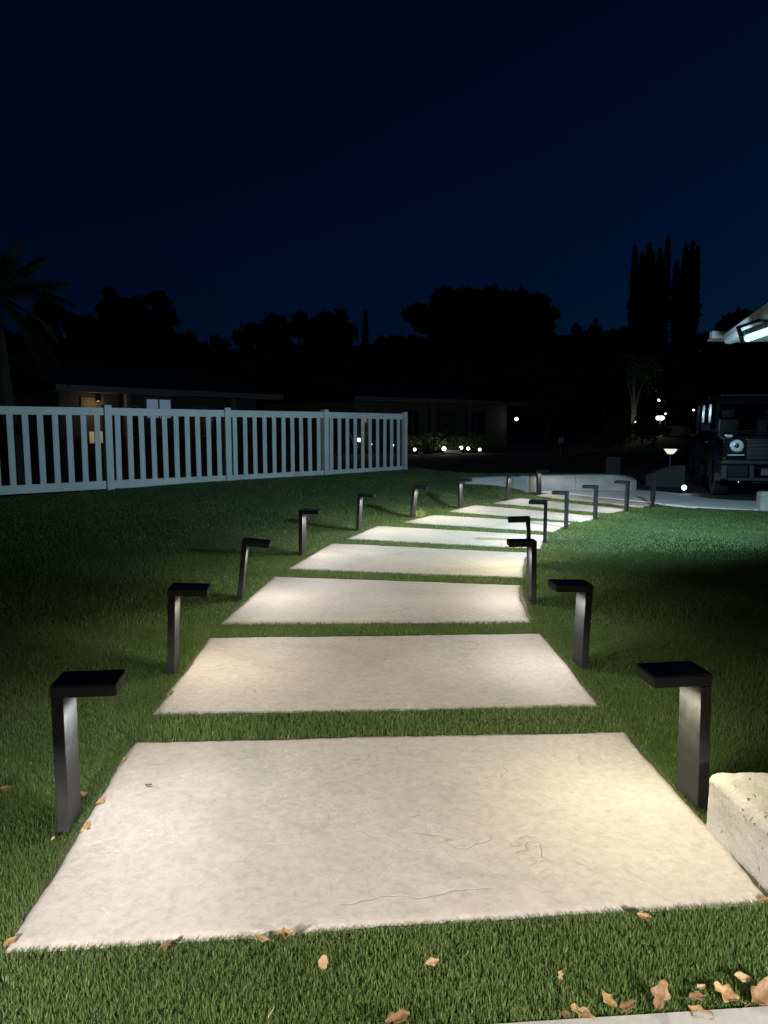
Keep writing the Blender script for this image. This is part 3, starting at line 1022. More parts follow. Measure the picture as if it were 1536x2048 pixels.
    # front panel, headlights, grille
    for s in (-1, 1):
        bm = bmesh.new()
        box(bm, (min(s * .49, s * .85), .06, .74), (max(s * .49, s * .85), .158, 1.09), 0.02)
        fp = bm_obj('headlight_panel', bm, P, root)
        hl = bpy.data.objects.new('headlight', None)
        C.objects.link(hl); hl.parent = root; hl.location = (s * .655, .05, .975)
        bm = bmesh.new()
        rings = [(.128, .008), (.128, -.03), (.112, -.036), (.108, .005)]
        rows = []
        for k in range(32):
            a = 2 * math.pi * k / 32
            rows.append([bm.verts.new((math.cos(a) * r, y, math.sin(a) * r)) for r, y in rings])
        for k in range(32):
            for i in range(3): bm.faces.new((rows[k][i], rows[k][i + 1], rows[(k + 1) % 32][i + 1], rows[(k + 1) % 32][i]))
        bmesh.ops.recalc_face_normals(bm, faces=bm.faces)
        bm_obj('headlight_ring', bm, M['chrome'], hl, smooth=True)
        bm = bmesh.new()
        bmesh.ops.create_uvsphere(bm, u_segments=28, v_segments=14, radius=.107, matrix=Matrix.Translation((0, .004, 0)) @ Matrix.Diagonal((1, .28, 1, 1)))
        bm_obj('headlight_glass', bm, M['headglass'], hl, smooth=True)
        bm = bmesh.new()
        bmesh.ops.create_uvsphere(bm, u_segments=20, v_segments=10, radius=.042, matrix=Matrix.Translation((0, -.026, 0)) @ Matrix.Diagonal((1, .4, 1, 1)))
        bm_obj('headlight_bulb', bm, M['rim'], hl, smooth=True)
        bm = bmesh.new()
        box(bm, (min(s * .52, s * .80), .042, .795), (max(s * .52, s * .80), .0585, .818), 0.004)
        bm_obj('running_light', bm, M['headglass'], fp)
    gr = bpy.data.objects.new('grille', None)
    C.objects.link(gr); gr.parent = root
    bm = bmesh.new()
    box(bm, (-.46, .085, .74), (.46, .15, 1.09), 0.005)
    bm_obj('grille_back', bm, K, gr)
    for z in (.79, .865, .94, 1.015):
        bm = bmesh.new()
        box(bm, (-.455, .045, z), (.455, .084, z + .028), 0.006)
        bm_obj('grille_slat', bm, K, gr)
        bm = bmesh.new()
        box(bm, (-.45, .036, z + .018), (.45, .0445, z + .026), 0.002)
        bm_obj('grille_chrome_strip', bm, M['chrome'], gr)
    bm = bmesh.new()
    for lo, hi in (((-.485, .03, .73), (-.4605, .15, 1.10)), ((.4605, .03, .73), (.485, .15, 1.10)), ((-.46, .03, 1.075), (.46, .084, 1.10)), ((-.46, .03, .73), (.46, .084, .755))):
        box(bm, lo, hi, 0.006)
    bm_obj('grille_frame', bm, K, gr)
    # bumper with intakes
    bu = bpy.data.objects.new('bumper', None)
    C.objects.link(bu); bu.parent = root
    bm = bmesh.new()
    box(bm, (-.92, -.10, .64), (.92, .155, .725), 0.03)
    box(bm, (-.92, -.08, .36), (-.80, .155, .635), 0.03)
    box(bm, (.80, -.08, .36), (.92, .155, .635), 0.03)
    box(bm, (-.44, -.09, .38), (-.36, .155, .638), 0.02)
    box(bm, (.36, -.09, .38), (.44, .155, .638), 0.02)
    box(bm, (-.795, -.085, .34), (.795, .155, .405), 0.02)
    bm_obj('bumper_bar', bm, K, bu)
    for s in (-1, 1):
        bm = bmesh.new()
        box(bm, (min(s * .45, s * .79), .02, .41), (max(s * .45, s * .79), .06, .635), 0.005)
        bm_obj('air_intake', bm, M['tyre'], bu)
        bm = bmesh.new()
        bmesh.ops.create_uvsphere(bm, u_segments=16, v_segments=8, radius=.06, matrix=Matrix.Translation((s * .60, -.07, .325)) @ Matrix.Diagonal((1, .5, .45, 1)))
        bm_obj('tow_cover', bm, M['chrome'], bu, smooth=True)
    bm = bmesh.new()
    box(bm, (-.26, -.115, .45), (.26, -.098, .57), 0.004)
    bm_obj('number_plate', bm, M['plate'], bu)
    bm = bmesh.new()
    box(bm, (-.35, .0, .30), (.35, .10, .339), 0.01)
    bm_obj('skid_plate', bm, M['chrome'], bu)

# ---------------------------------------------------------------- far houses
def facade_uz(o, u, px, py):
    """where the sight line through a pixel meets a facade plane: (run along it, height)"""
    d = ray(px, py)
    n = Vector((-u.y, u.x, 0))
    k = n.dot(Vector((o.x, o.y, H)) - Vector((0, 0, H))) / n.dot(d)
    p = Vector((0, 0, H)) + d * k
    return (p - Vector((o.x, o.y, 0))).dot(u), p.z

def far_house(name, o, u, length, label, walls, windows, doors, posts, ridge=3.9, wallmat='cream', eave=2.5):
    ang = math.atan2(u.y, u.x)
    root = empty(name, (o.x, o.y, 0), ang, label, 'house')
    wm = M[wallmat]
    bm = bmesh.new()
    box(bm, (0.5, 0.0, -0.35), (length - 0.6, 7.0, eave - 0.02), 0)
    bm_obj('wall', bm, wm, root)
    for (x0, x1, dep, mt) in walls:
        bm = bmesh.new()
        box(bm, (x0, -dep, -0.35), (x1, -0.003, eave - 0.03), 0)
        bm_obj('wall_panel', bm, M[mt], root)
    bm = bmesh.new()
    a = -0.9
    extrude_profile(bm, [(a, eave + 0.18), (3.5, ridge), (7.6, eave + 0.18), (7.6, eave + 0.10), (3.5, ridge - 0.1), (a, eave + 0.10)], -0.2, length + 0.1)
    rf = bm_obj('roof', bm, M['roof'], root)
    bm = bmesh.new()
    box(bm, (-0.22, a - 0.04, eave - 0.02), (length + 0.12, a - 0.004, eave + 0.19), 0)
    bm_obj('fascia', bm, M['trim'], rf)
    bm = bmesh.new()
    box(bm, (-0.2, a, eave - 0.015), (length + 0.1, -0.005, eave + 0.01), 0)
    bm_obj('soffit', bm, M['trim'], rf)
    for (x0, x1, z0, z1, dep, mat) in windows:
        bm = bmesh.new()
        fw = 0.06
        y0 = -dep - 0.05
        box(bm, (x0, y0, z0), (x1, -dep - 0.004, z0 + fw)); box(bm, (x0, y0, z1 - fw), (x1, -dep - 0.004, z1))
        box(bm, (x0, y0, z0 + fw + .001), (x0 + fw, -dep - 0.004, z1 - fw - .001)); box(bm, (x1 - fw, y0, z0 + fw + .001), (x1, -dep - 0.004, z1 - fw - .001))
        xm = (x0 + x1) / 2
        box(bm, (xm - fw / 2, y0, z0 + fw + .001), (xm + fw / 2, -dep - 0.004, z1 - fw - .001))
        w = bm_obj('window', bm, M['trim'], root)
        for (p0, p1) in ((x0 + fw + .002, xm - fw / 2 - .002), (xm + fw / 2 + .002, x1 - fw - .002)):
            bm = bmesh.new()
            box(bm, (p0, -dep - 0.03, z0 + fw + .002), (p1, -dep - 0.012, z1 - fw - .002))
            bm_obj('pane', bm, M[mat], w)
    for (x0, x1, z1, dep) in doors:
        bm = bmesh.new()
        box(bm, (x0, -dep - 0.05, -0.2), (x1, -dep - 0.004, z1), 0)
        d = bm_obj('door', bm, M['door'], root)
        bm = bmesh.new()
        box(bm, (x1 - 0.12, -dep - 0.10, 0.85), (x1 - 0.07, -dep - 0.052, 0.95), 0.008)
        bm_obj('handle', bm, M['chrome'], d)
    for x in posts:
        bm = bmesh.new()
        box(bm, (x - 0.08, -0.80, -0.35), (x + 0.08, -0.64, eave - 0.02), 0.006)
        bm_obj('porch_post', bm, M['trim'], root)
    return root

def point(name, parent, loc, power, col, size=0.05):
    l = bpy.data.lights.new(name, 'POINT')
    l.energy = power; l.color = col; l.shadow_soft_size = size
    o = bpy.data.objects.new(name, l)
    C.objects.link(o)
    if parent: o.parent = parent
    o.location = loc
    return o

def houses():
    o1 = Vector((-11.2, 25.7, 0)); u1 = Vector((5.8, 8.8, 0)).normalized()
    f = lambda px, py=800: facade_uz(o1, u1, px, py)[0]
    L1 = f(525) + 0.2
    hz = lambda py, px: facade_uz(o1, u1, px, py)[1]
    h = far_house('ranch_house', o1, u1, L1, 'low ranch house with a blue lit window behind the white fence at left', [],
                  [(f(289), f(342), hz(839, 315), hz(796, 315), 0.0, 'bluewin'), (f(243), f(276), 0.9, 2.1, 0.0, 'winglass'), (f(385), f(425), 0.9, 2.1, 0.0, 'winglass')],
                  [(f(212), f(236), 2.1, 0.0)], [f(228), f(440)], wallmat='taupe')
    # lit entry bay
    bm = bmesh.new()
    box(bm, (f(160), -0.05, 0.3), (f(207), -0.004, 2.35), 0)
    bay = bm_obj('entry_panel', bm, M['cream'], h)
    bm = bmesh.new()
    x = f(207)
    box(bm, (x + 0.05, -0.16, 1.75), (x + 0.2, -0.02, 2.05), 0.01)
    bm_obj('porch_lantern', bm, M['shade'], bay)
    point('porch_lamp', h, (f(180), -0.45, 2.15), 5.5, (1.0, 0.75, 0.35), 0.08)
    bm = bmesh.new()
    box(bm, (f(180) - .07, -0.52, 2.2), (f(180) + .07, -0.38, 2.46), 0.01)
    bm_obj('ceiling_lamp', bm, M['hingem'], h)
    bm = bmesh.new()
    box(bm, (f(174), -0.08, 0.75), (f(205), -0.052, 1.15), 0)
    bm_obj('entry_window', bm, M['warmwin'], bay)

    o2 = Vector((-1.8, 36.0, 0)); u2 = Vector((9.3, 9.0, 0)).normalized()
    g = lambda px, py=830: facade_uz(o2, u2, px, py)[0]
    L2 = g(1026)
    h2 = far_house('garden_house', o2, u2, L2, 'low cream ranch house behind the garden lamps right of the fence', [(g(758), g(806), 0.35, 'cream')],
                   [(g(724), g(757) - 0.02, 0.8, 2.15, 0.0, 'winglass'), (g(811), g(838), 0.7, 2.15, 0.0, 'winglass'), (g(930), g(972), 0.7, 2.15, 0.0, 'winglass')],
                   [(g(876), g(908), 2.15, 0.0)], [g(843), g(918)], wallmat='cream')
    return o1, u1, o2, u2

# ---------------------------------------------------------------- foliage
def leaf_cloud(centres, radii, per, size, seed, stray=.14):
    """leaf-sized quads scattered through clumps -> mesh arrays"""
    r = np.random.default_rng(seed)
    V, = [[]]
    for c, rad in zip(centres, radii):
        n = per
        d = r.normal(size=(n, 3)); d /= np.linalg.norm(d, axis=1, keepdims=True)
        k = np.where(r.uniform(0, 1, (n, 1)) < stray, r.uniform(1.0, 1.35, (n, 1)), r.uniform(0.25, 1.0, (n, 1)) ** 0.45)
        p = np.asarray(c) + d * k * np.asarray(rad)
        a = r.normal(size=(n, 3)); a /= np.linalg.norm(a, axis=1, keepdims=True)
        b = np.cross(a, r.normal(size=(n, 3))); b /= np.linalg.norm(b, axis=1, keepdims=True)
        s = size * r.uniform(0.5, 1.3, (n, 1))
        V.append(np.stack([p - a * s, p + b * s * 0.45, p + a * s, p - b * s * 0.45], 1).reshape(-1, 3))
    V = np.concatenate(V)
    nq = len(V) // 4
    return np_mesh('crown', V, np.arange(nq * 4), np.full(nq, 4))

def trunk_mesh(segs):
    bm = bmesh.new()
    for p0, p1, r0, r1 in segs: cyl(bm, p0, p1, r0, r1, 9)
    return bm

def broad_tree(px, dist, top, half, label, lobes, seed, name='broadleaf_tree', base_px=None, size=0.30, per=170, mat='leafdark', low=0.25):
    """lobes: list of (x px offset, y px, radius px) outlining the crown in metres at its distance"""
    sc = dist / F
    x0 = (px - 768) * sc
    root = empty(name, (x0, dist, -0.3), 0, label, 'tree', 'trees on the dark skyline')
    r = random.Random(seed)
    cs, rs = [], []
    for ox, oy, rad in lobes:
        c = Vector((ox * sc, 0, H + 0.3 + (850 - oy) * sc))
        R_ = rad * sc
        n = max(5, int(R_ * R_ * 4.5))
        for _ in range(n):
            a = r.uniform(0, 6.283); b = r.uniform(-1, 1); k = r.uniform(0.15, 0.86)
            q = math.sqrt(1 - b * b)
            cs.append((c.x + math.cos(a) * q * R_ * k, c.y + math.sin(a) * q * R_ * k, max(low, c.z + b * R_ * k)))
            e = R_ * r.uniform(0.24, 0.48)
            rs.append((e, e, e * 0.85))
    link('crown', leaf_cloud(cs, rs, per, size, seed), M[mat], root)
    hgt = H + (850 - top) * sc
    segs = [((0, 0, 0), (0.1, 0, hgt * 0.4), hgt * 0.035, hgt * 0.024)]
    for ox, oy, rad in lobes:
        segs.append(((0.1, 0, hgt * 0.38), (ox * sc, 0, H + 0.3 + (850 - oy) * sc), hgt * 0.018, hgt * 0.006))
    bm_obj('trunk', trunk_mesh(segs), M['bark'], root)

def conifer(px, dist, top, halfw, label, tips, seed, name='cypress_tree', cat='tree', group='tall cypresses at right', taper=0.5, size=0.20):
    sc = dist / F
    x0 = (px - 768) * sc
    hgt = H + 0.3 + (850 - top) * sc
    root = empty(name, (x0, dist, -0.3), 0, label, cat, group)
    r = random.Random(seed)
    cs, rs = [], []
    body_top = hgt * (0.80 if len(tips) > 1 else 0.62)
    n = 110
    for i in range(n):
        z = body_top * (i + 0.5) / n
        w = halfw * sc * (1.0 - (1 - taper) * (z / body_top) ** 1.3)
        for _ in range(2):
            a = r.uniform(0, 6.283); k = r.uniform(0.3, 0.85)
            cs.append((math.cos(a) * w * k, math.sin(a) * w * k, z)); rs.append((w * 0.6, w * 0.6, w * 0.9))
    for ox, ty, tw in tips:
        zt = H + 0.3 + (850 - ty) * sc
        zb = body_top * 0.80
        m = 26
        for i in range(m):
            t = i / (m - 1)
            w = tw * 1.25 * sc * (1 - t) ** 0.7 + 0.05
            cs.append((ox * sc * (0.75 + 0.25 * t) + r.uniform(-.1, .1) * w, r.uniform(-.3, .3) * w, zb + (zt - zb) * t)); rs.append((w, w, w * 1.6 + 0.25))
    link('crown', leaf_cloud(cs, rs, 60, size, seed, .02), M['leafdark'], root)
    bm_obj('trunk', trunk_mesh([((0, 0, 0), (0, 0, hgt * 0.75), halfw * sc * 0.22, 0.05)]), M['bark'], root)

def palm():
    d = 17.0
    c = far(-18, 588, d)
    root = empty('palm_tree', (c.x, d, -0.3), 0, 'dark palm tree with drooping fronds at the left edge of the sky', 'tree')
    cz = c.z + 0.3
    bm = trunk_mesh([((0.3, 0.2, 0), (0.15, 0.1, cz * 0.5), 0.20, 0.17), ((0.15, 0.1, cz * 0.5), (0, 0, cz), 0.17, 0.15)])
    bm_obj('trunk', bm, M['bark'], root)
    r = random.Random(5)
    for k in range(26):
        a = 2 * math.pi * k / 26 * 3.0 + r.uniform(-.2, .2)
        el = R(r.uniform(-35, 75))
        L = r.uniform(1.7, 2.3)
        if k == 0: a, el, L = R(-4), R(12), 2.25
        if k == 1: a, el, L = R(12), R(48), 2.0
        if k == 2: a, el, L = R(-15), R(-14), 1.9
        bm = bmesh.new()
        dirh = Vector((math.cos(a), math.sin(a), 0))
        side = Vector((-math.sin(a), math.cos(a), 0))
        pts = []
        n = 16
        for i in range(n + 1):
            t = i / n
            pts.append(dirh * (L * t * math.cos(el) * (1 - 0.12 * t)) + Vector((0, 0, cz + L * t * math.sin(el) - 0.75 * t * t * L * 0.45)))
        for i in range(n): cyl(bm, pts[i], pts[i + 1], 0.018 * (1 - 0.8 * i / n), 0.018 * (1 - 0.8 * (i + 1) / n), 5, False)
        for i in range(40):
            t = 0.12 + 0.88 * i / 39
            q = pts[min(n - 1, int(t * n))].lerp(pts[min(n, int(t * n) + 1)], t * n % 1)
            ll = 0.55 * math.sin(math.pi * (0.15 + 0.8 * t)) * r.uniform(0.75, 1.1)
            for s in (-1, 1):
                tip = q + side * s * ll * 0.62 + dirh * ll * 0.55 * math.cos(el) + Vector((0, 0, -ll * 0.5 + r.uniform(-.06, .06)))
                w = Vector((0, 0, 0.012)) + dirh * 0.012
                bm.faces.new([bm.verts.new(v) for v in (q - w, q + w, tip)])
        bm_obj('frond', bm, M['leafdark'], root)

def shrub(loc, rad, h, label, seed, mat='leafmid', spiky=False, name='garden_shrub'):
    root = empty(name, loc, 0, label, 'shrub', 'shrubs in the lamp-lit garden')
    r = random.Random(seed)
    segs = []
    if spiky:
        bm = bmesh.new()
        for k in range(36):
            a = r.uniform(0, 6.283); e = R(r.uniform(25, 88)); L = h * r.uniform(.6, 1.05)
            d = Vector((math.cos(a) * math.cos(e), math.sin(a) * math.cos(e), math.sin(e)))
            s = d.cross(Vector((0, 0, 1))).normalized() * 0.035
            m = d * L * .55; t = d * L + Vector((0, 0, -L * .16))
            v = [bm.verts.new(p) for p in (-s * .6, s * .6, m + s, m - s, t)]
            bm.faces.new(v[:4]); bm.faces.new((v[3], v[2], v[4]))
        bm_obj('leaf_rosette', bm, M[mat], root)
    else:
        cs = [(r.uniform(-.7, .7) * rad, r.uniform(-.7, .7) * rad, h * r.uniform(.3, .85)) for _ in range(9)]
        link('foliage', leaf_cloud(cs, [(rad * .45, rad * .45, h * .25)] * 9, 70, 0.07, seed), M[mat], root)
        for k in range(5):
            segs.append(((0, 0, -.05), (cs[k][0] * .7, cs[k][1] * .7, cs[k][2]), .02, .008))
        bm_obj('stem', trunk_mesh(segs), M['bark'], root)

def garden_lamp(px, py, dist, label, power, zt=0.0, r=0.06, cool=False):
    p = far(px, py, dist)
    root = empty('garden_lamp', (p.x, p.y, -0.32), 0, label, 'garden lamp', 'small garden lamps across the street')
    hz = p.z + 0.32
    bm = bmesh.new()
    cyl(bm, (0, 0, 0), (0, 0, max(0.05, hz - r)), 0.016, seg=8)
    cyl(bm, (0, 0, hz + r * 0.9), (0, 0, hz + r * 1.15), r * 0.8, r * .3, seg=12)
    bm_obj('stake', bm, M['hingem'], root)
    bm = bmesh.new()
    bmesh.ops.create_uvsphere(bm, u_segments=14, v_segments=8, radius=r, matrix=Matrix.Translation((0, 0, hz)))
    bm_obj('globe', bm, M['globecool' if cool else 'globe'], root, smooth=True)
    if power: point('lamp', root, (0, -0.0, hz + r * 1.6), power * .6, (1.0, 0.90, 0.66) if not cool else (.8, .95, 1.0), r)

def lantern():
    p = far(1341, 903, 22.0)
    root = empty('garden_lantern', (p.x, p.y, -0.32), 0, 'small lantern with glowing white tapered shade left of the black car', 'lantern')
    z = p.z + 0.32
    bm = bmesh.new()
    cyl(bm, (0, 0, 0), (0, 0, z - 0.075), 0.03, seg=10)
    bm_obj('post', bm, M['hingem'], root)
    for k in range(4):
        a = math.pi / 4 + k * math.pi / 2
        b = a + math.pi / 2
        g = 0.04
        r0, r1 = 0.085, 0.205
        def P(an, r_, zz): return (math.cos(an) * r_, math.sin(an) * r_, zz)
        lo0, lo1 = Vector(P(a + g, r0, z - .07)), Vector(P(b - g, r0, z - .07))
        hi0, hi1 = Vector(P(a + g, r1, z + .07)), Vector(P(b - g, r1, z + .07))
        inn = -Vector((math.cos((a + b) / 2), math.sin((a + b) / 2), 0)) * 0.008
        v, f = hexa([lo0, lo1, hi1, hi0], [lo0 + inn, lo1 + inn, hi1 + inn, hi0 + inn])
        mesh_part('shade_pane', v, f, M['shade'], root)
    bm = bmesh.new()
    cyl(bm, (0, 0, z + 0.075), (0, 0, z + 0.13), 0.17, 0.03, seg=4)
    bm_obj('cap', bm, M['hingem'], root)

def uplit_tree():
    p = far(1266, 828, 34)
    root = empty('garden_tree', (p.x, p.y, -0.3), 0, 'slender multi-stem tree with uplit pale trunk beyond the driveway', 'tree')
    z0 = 0.0
    r = random.Random(9)
    segs, cs = [], []
    zb = p.z + 0.3
    segs.append(((0, 0, 0), (0, 0, zb), 0.10, 0.09))
    for k in range(6):
        a = r.uniform(0, 6.28); sp = r.uniform(.25, .65)
        m = Vector((math.cos(a) * sp * .5 + 0.1, math.sin(a) * sp * .5, zb + 0.8)); t = Vector((math.cos(a) * sp * 1.6 + .3, math.sin(a) * sp * 1.6, zb + r.uniform(1.5, 2.4)))
        segs.append(((0.02 * k, 0, zb - .1), m, .05, .035)); segs.append((m, t, .035, .015))
        for _ in range(4):
            cs.append((t.x + r.uniform(-.5, .6), t.y + r.uniform(-.5, .5), t.z + r.uniform(-.5, .6)))
    bm_obj('trunk', trunk_mesh(segs), M['palebark'], root)
    link('crown', leaf_cloud(cs, [(.42, .42, .32)] * len(cs), 46, .085, 9), M['leafmid'], root)
    return p

def far_right_things():
    p = uplit_tree()
    garden_lamp(1271, 844.5, 33.4, 'tiny white spotlight at the foot of the uplit tree', 5.0, r=0.03)
    for i, (px, w) in enumerate(((1215, 'left of the uplit tree'), (1245, 'at the foot of the uplit tree'), (1285, 'right of the uplit tree'), (1310, 'below the bright warm lamp'))):
        q = far(px, 850, 32.0)
        shrub((q.x, q.y, float(yard_h(q.x, q.y))), .7, [.75, 1.15, 1.0, .7][i], 'dark garden bush ' + w, 90 + i, 'leafdark', name='dark_bush')
    # bright porch-style lamp with lit low wall
    q = far(1320, 836, 36)
    root = empty('ground_floodlamp', (q.x, q.y, -0.32), 0, 'bright warm lamp on a low post beyond the driveway', 'garden lamp')
    z = q.z + 0.32
    bm = bmesh.new(); cyl(bm, (0, 0, 0), (0, 0, z - .13), .05, seg=10); bm_obj('post', bm, M['hingem'], root)
    bm = bmesh.new(); box(bm, (-.17, -.1, z - .09), (.17, .1, z + .09), .06, seg=3); bm_obj('lamp_glass', bm, M['globe'], root, smooth=True)
    point('lamp', root, (0.1, -.25, z), 22.0, (1.0, .80, .45), .1)
    # low stucco wall lit by it
    a, b = far(1329, 851, 34.5), far(1382, 853, 33)
    bm = bmesh.new()
    t = Vector((0.04, 0.25, 0))
    v, f = hexa([Vector((a.x, a.y, -.3)), Vector((b.x, b.y, -.3)), b, a], [Vector((a.x, a.y, -.3)) + t, Vector((b.x, b.y, -.3)) + t, b + t, a + t])
    o = mesh_part('garden_wall', v, f, M['cream'], None)
    tag(o, 'dim warm lit low wall left of the black car, below the bright lamp', 'wall')
    # faintly lit blue-grey wall beside the car
    a, b, c = far(1292, 951, 17.6), far(1341, 932, 17.4), far(1371, 930.5, 17.2)
    t = Vector((0.02, 0.18, 0))
    g0 = [Vector((x.x, x.y, -.3)) for x in (a, b, c)]
    bm = bmesh.new()
    fr = [bm.verts.new(p_) for p_ in g0 + [c, b, a]]
    bk = [bm.verts.new(p_ + t) for p_ in g0 + [c, b, a]]
    bm.faces.new(fr); bm.faces.new(list(reversed(bk)))
    for i in range(6): bm.faces.new((fr[i], bk[i], bk[(i + 1) % 6], fr[(i + 1) % 6]))
    bmesh.ops.recalc_face_normals(bm, faces=bm.faces)
    tag(bm_obj('driveway_wall', bm, M['taupe']), 'grey stepped low wall at the driveway, left of the black car', 'wall')
    a = far(1213, 917, 20.5)
    bm = bmesh.new()
    box(bm, (0, 0, -.32), (.38, .35, a.z), .015)
    box(bm, (-.02, -.02, a.z + .001), (.40, .37, a.z + .04), .01)
    o = bm_obj('utility_box', bm, M['taupe']); o.location = (a.x, a.y, 0)
    tag(o, 'dim square utility box behind the retaining wall end', 'utility box')
    # bullet spotlight by the driveway
    s = far(1367, 975, 15.7)
    root = empty('bullet_spotlight', (s.x, s.y, -.03), 0, 'bright bullet spotlight on the ground left of the black car', 'spotlight')
    bm = bmesh.new(); cyl(bm, (0, 0, -.1), (0, 0, s.z - .02), .012, seg=8); cyl(bm, (0, .10, s.z + .03 + .03), (0, -.02, s.z + .03), .035, .042, seg=16)
    bm_obj('housing', bm, M['hingem'], root)
    bm = bmesh.new(); bmesh.ops.create_uvsphere(bm, u_segments=16, v_segments=8, radius=.052, matrix=Matrix.Translation((0, -.03, s.z + .03)) @ Matrix.Diagonal((1, .5, 1, 1)))
    bm_obj('lens', bm, M['globecool'], root, smooth=True)
    point('lamp', root, (0, -.10, s.z + .05), 1.6, (.7, .9, 1.0), .03)
    # other small lights further off
    for px, py, d, lab, rr in ((1318, 800, 48, 'pale far window light above the bright lamp', .075), (1387, 820, 40, 'tiny white light just left of the car roof', .045),
                               (1033, 838, 44, 'single small white lamp right of the cream house', .10), (1331, 827.5, 37, 'tiny lamp just above the bright warm lamp', .04)):
        garden_lamp(px, py, d, lab, 0, r=rr, cool=(px == 1033))
    # small roadside sign plate
    a = far(1122, 880, 30)
    root = empty('roadside_sign', (a.x, a.y, -.32), 0, 'small dim grey marker plate on a stake at the dark roadside', 'sign')
    z = a.z + .32
    bm = bmesh.new(); box(bm, (-.10, -.01, z - .12), (.10, .01, z + .12), .004); bm_obj('plate', bm, M['trim'], root)
    bm = bmesh.new(); box(bm, (-.02, .0105, 0), (.02, .04, z + .08), .002); bm_obj('stake', bm, M['hingem'], root)

def garden():
    lamps = [(718, 880, 31, 'garden lamp seen through the last fence bay', 10, .07), (829.5, 899, 31, 'leftmost of the five garden lamps right of the fence', 3, .06),
             (888, 897.5, 31.5, 'brightest garden lamp, second of the five right of the fence', 7, .085), (922.5, 895.5, 33, 'third of the five garden lamps, left of a close pair', 2, .07),
             (936.5, 897, 32.5, 'fourth of the five garden lamps, right of a close pair', 1.5, .07), (959.5, 899, 33, 'rightmost of the five garden lamps right of the fence', .8, .062),
             (743, 888.5, 30.5, 'tiny lamp low behind the fence pickets', 0, .025), (786, 890.5, 30.5, 'small lamp behind the last fence pickets', 1.0, .035)]
    for px, py, d, lab, pw, r in lamps: garden_lamp(px, py, d, lab, pw, r=r)
    k = 0
    words = ['beside the leftmost garden lamp', 'behind the leftmost garden lamp', 'between the first two garden lamps', 'behind the brightest garden lamp', 'right of the brightest garden lamp',
             'left of the close pair of lamps', 'behind the close pair of lamps', 'left of the rightmost garden lamp', 'behind the rightmost garden lamp']
    for px, d, rad, h in ((826, 31.6, .7, .75), (842, 32.4, .8, .9), (862, 32.6, .8, .85), (882, 33.0, .8, .9), (900, 33.2, .7, .7), (914, 34, .8, .8), (930, 34.2, .8, .85), (948, 34.2, .7, .7), (966, 34.6, .7, .6)):
        p = far(px, 900, d)
        shrub((p.x, p.y, float(yard_h(p.x, p.y))), rad, h, 'loose pale green shrub ' + words[k], 40 + k)
        k += 1
    for i, (px, d, h, w) in enumerate(((712, 31.8, 1.5, 'nearest the lit lamp behind the fence'), (735, 32.2, 1.7, 'between pickets of the last fence bay'), (755, 32.8, 1.3, 'right of the lamp behind the fence'), (775, 33.4, 1.6, 'behind the last pickets of the fence'),
                                       (572, 27, 1.4, 'behind the third fence bay'), (165, 21, 1.0, 'below the lit entry of the left house'))):
        p = far(px, 900, d)
        shrub((p.x, p.y, float(yard_h(p.x, p.y))), .5, h, 'spiky strap-leaved plant ' + w, 70 + i, spiky=True, name='strap_leaf_plant')
    # low stone edging caught by the lamps
    for i, (x0, x1, y, d) in enumerate(((838, 846, 905, 30.6), (868, 888, 907, 31), (888, 923, 900.5, 32))):
        a, b = far(x0, y, d), far(x1, y, d)
        bm = bmesh.new()
        box(bm, (0, 0, a.z - .12), (b.x - a.x, .14, a.z + .015), .02)
        o = bm_obj('edging_stone', bm, M['wallc']); o.location = (a.x, a.y, 0)
        tag(o, ['short pale edging stone right of the leftmost garden lamp', 'pale edging stone left of the brightest garden lamp', 'long pale edging stone between the brightest lamp and the pair'][i], 'edging stone', 'edging stones in the garden')

def yard_h(x, y):
    return -0.32 + 0.5 * sst(26.0, 30.5, y) + 0.75 * sst(8.0, 13.0, x) * sst(26.0, 33.0, y)

def yard():
    xs = np.linspace(-70, 70, 141); ys = np.linspace(25.5, 60, 70)
    gx, gy = np.meshgrid(xs, ys)
    z = yard_h(gx.ravel(), gy.ravel()) + 0.005
    nx, ny = len(xs), len(ys)
    idx = np.arange(nx * ny).reshape(ny, nx)
    q = np.stack([idx[:-1, :-1], idx[:-1, 1:], idx[1:, 1:], idx[1:, :-1]], -1).reshape(-1, 4)
    me = np_mesh('front_yards', np.stack([gx.ravel(), gy.ravel(), z], 1), q.ravel(), np.full(len(q), 4))
    tag(link('front_yards', me, M['ground'], smooth=True), kind='structure')

def hill():
    xs = np.linspace(-130, 130, 90)
    ys = np.linspace(52, 130, 26)
    gx, gy = np.meshgrid(xs, ys)
    ridge = 9.2 + 0.8 * np.sin(gx * 0.11) + 0.6 * np.sin(gx * 0.31 + 1.3) + 0.25 * np.sin(gx * 1.3)
    t = np.clip((gy - 52) / 26, 0, 1)
    z = -0.5 + (ridge + .5) * t * t * (3 - 2 * t)
    nx, ny = len(xs), len(ys)
    idx = np.arange(nx * ny).reshape(ny, nx)
    q = np.stack([idx[:-1, :-1], idx[:-1, 1:], idx[1:, 1:], idx[1:, :-1]], -1).reshape(-1, 4)
    me = np_mesh('hill', np.stack([gx.ravel(), gy.ravel(), z.ravel()], 1), q.ravel(), np.full(len(q), 4))
    tag(link('hill', me, M['hill'], smooth=True), kind='structure')

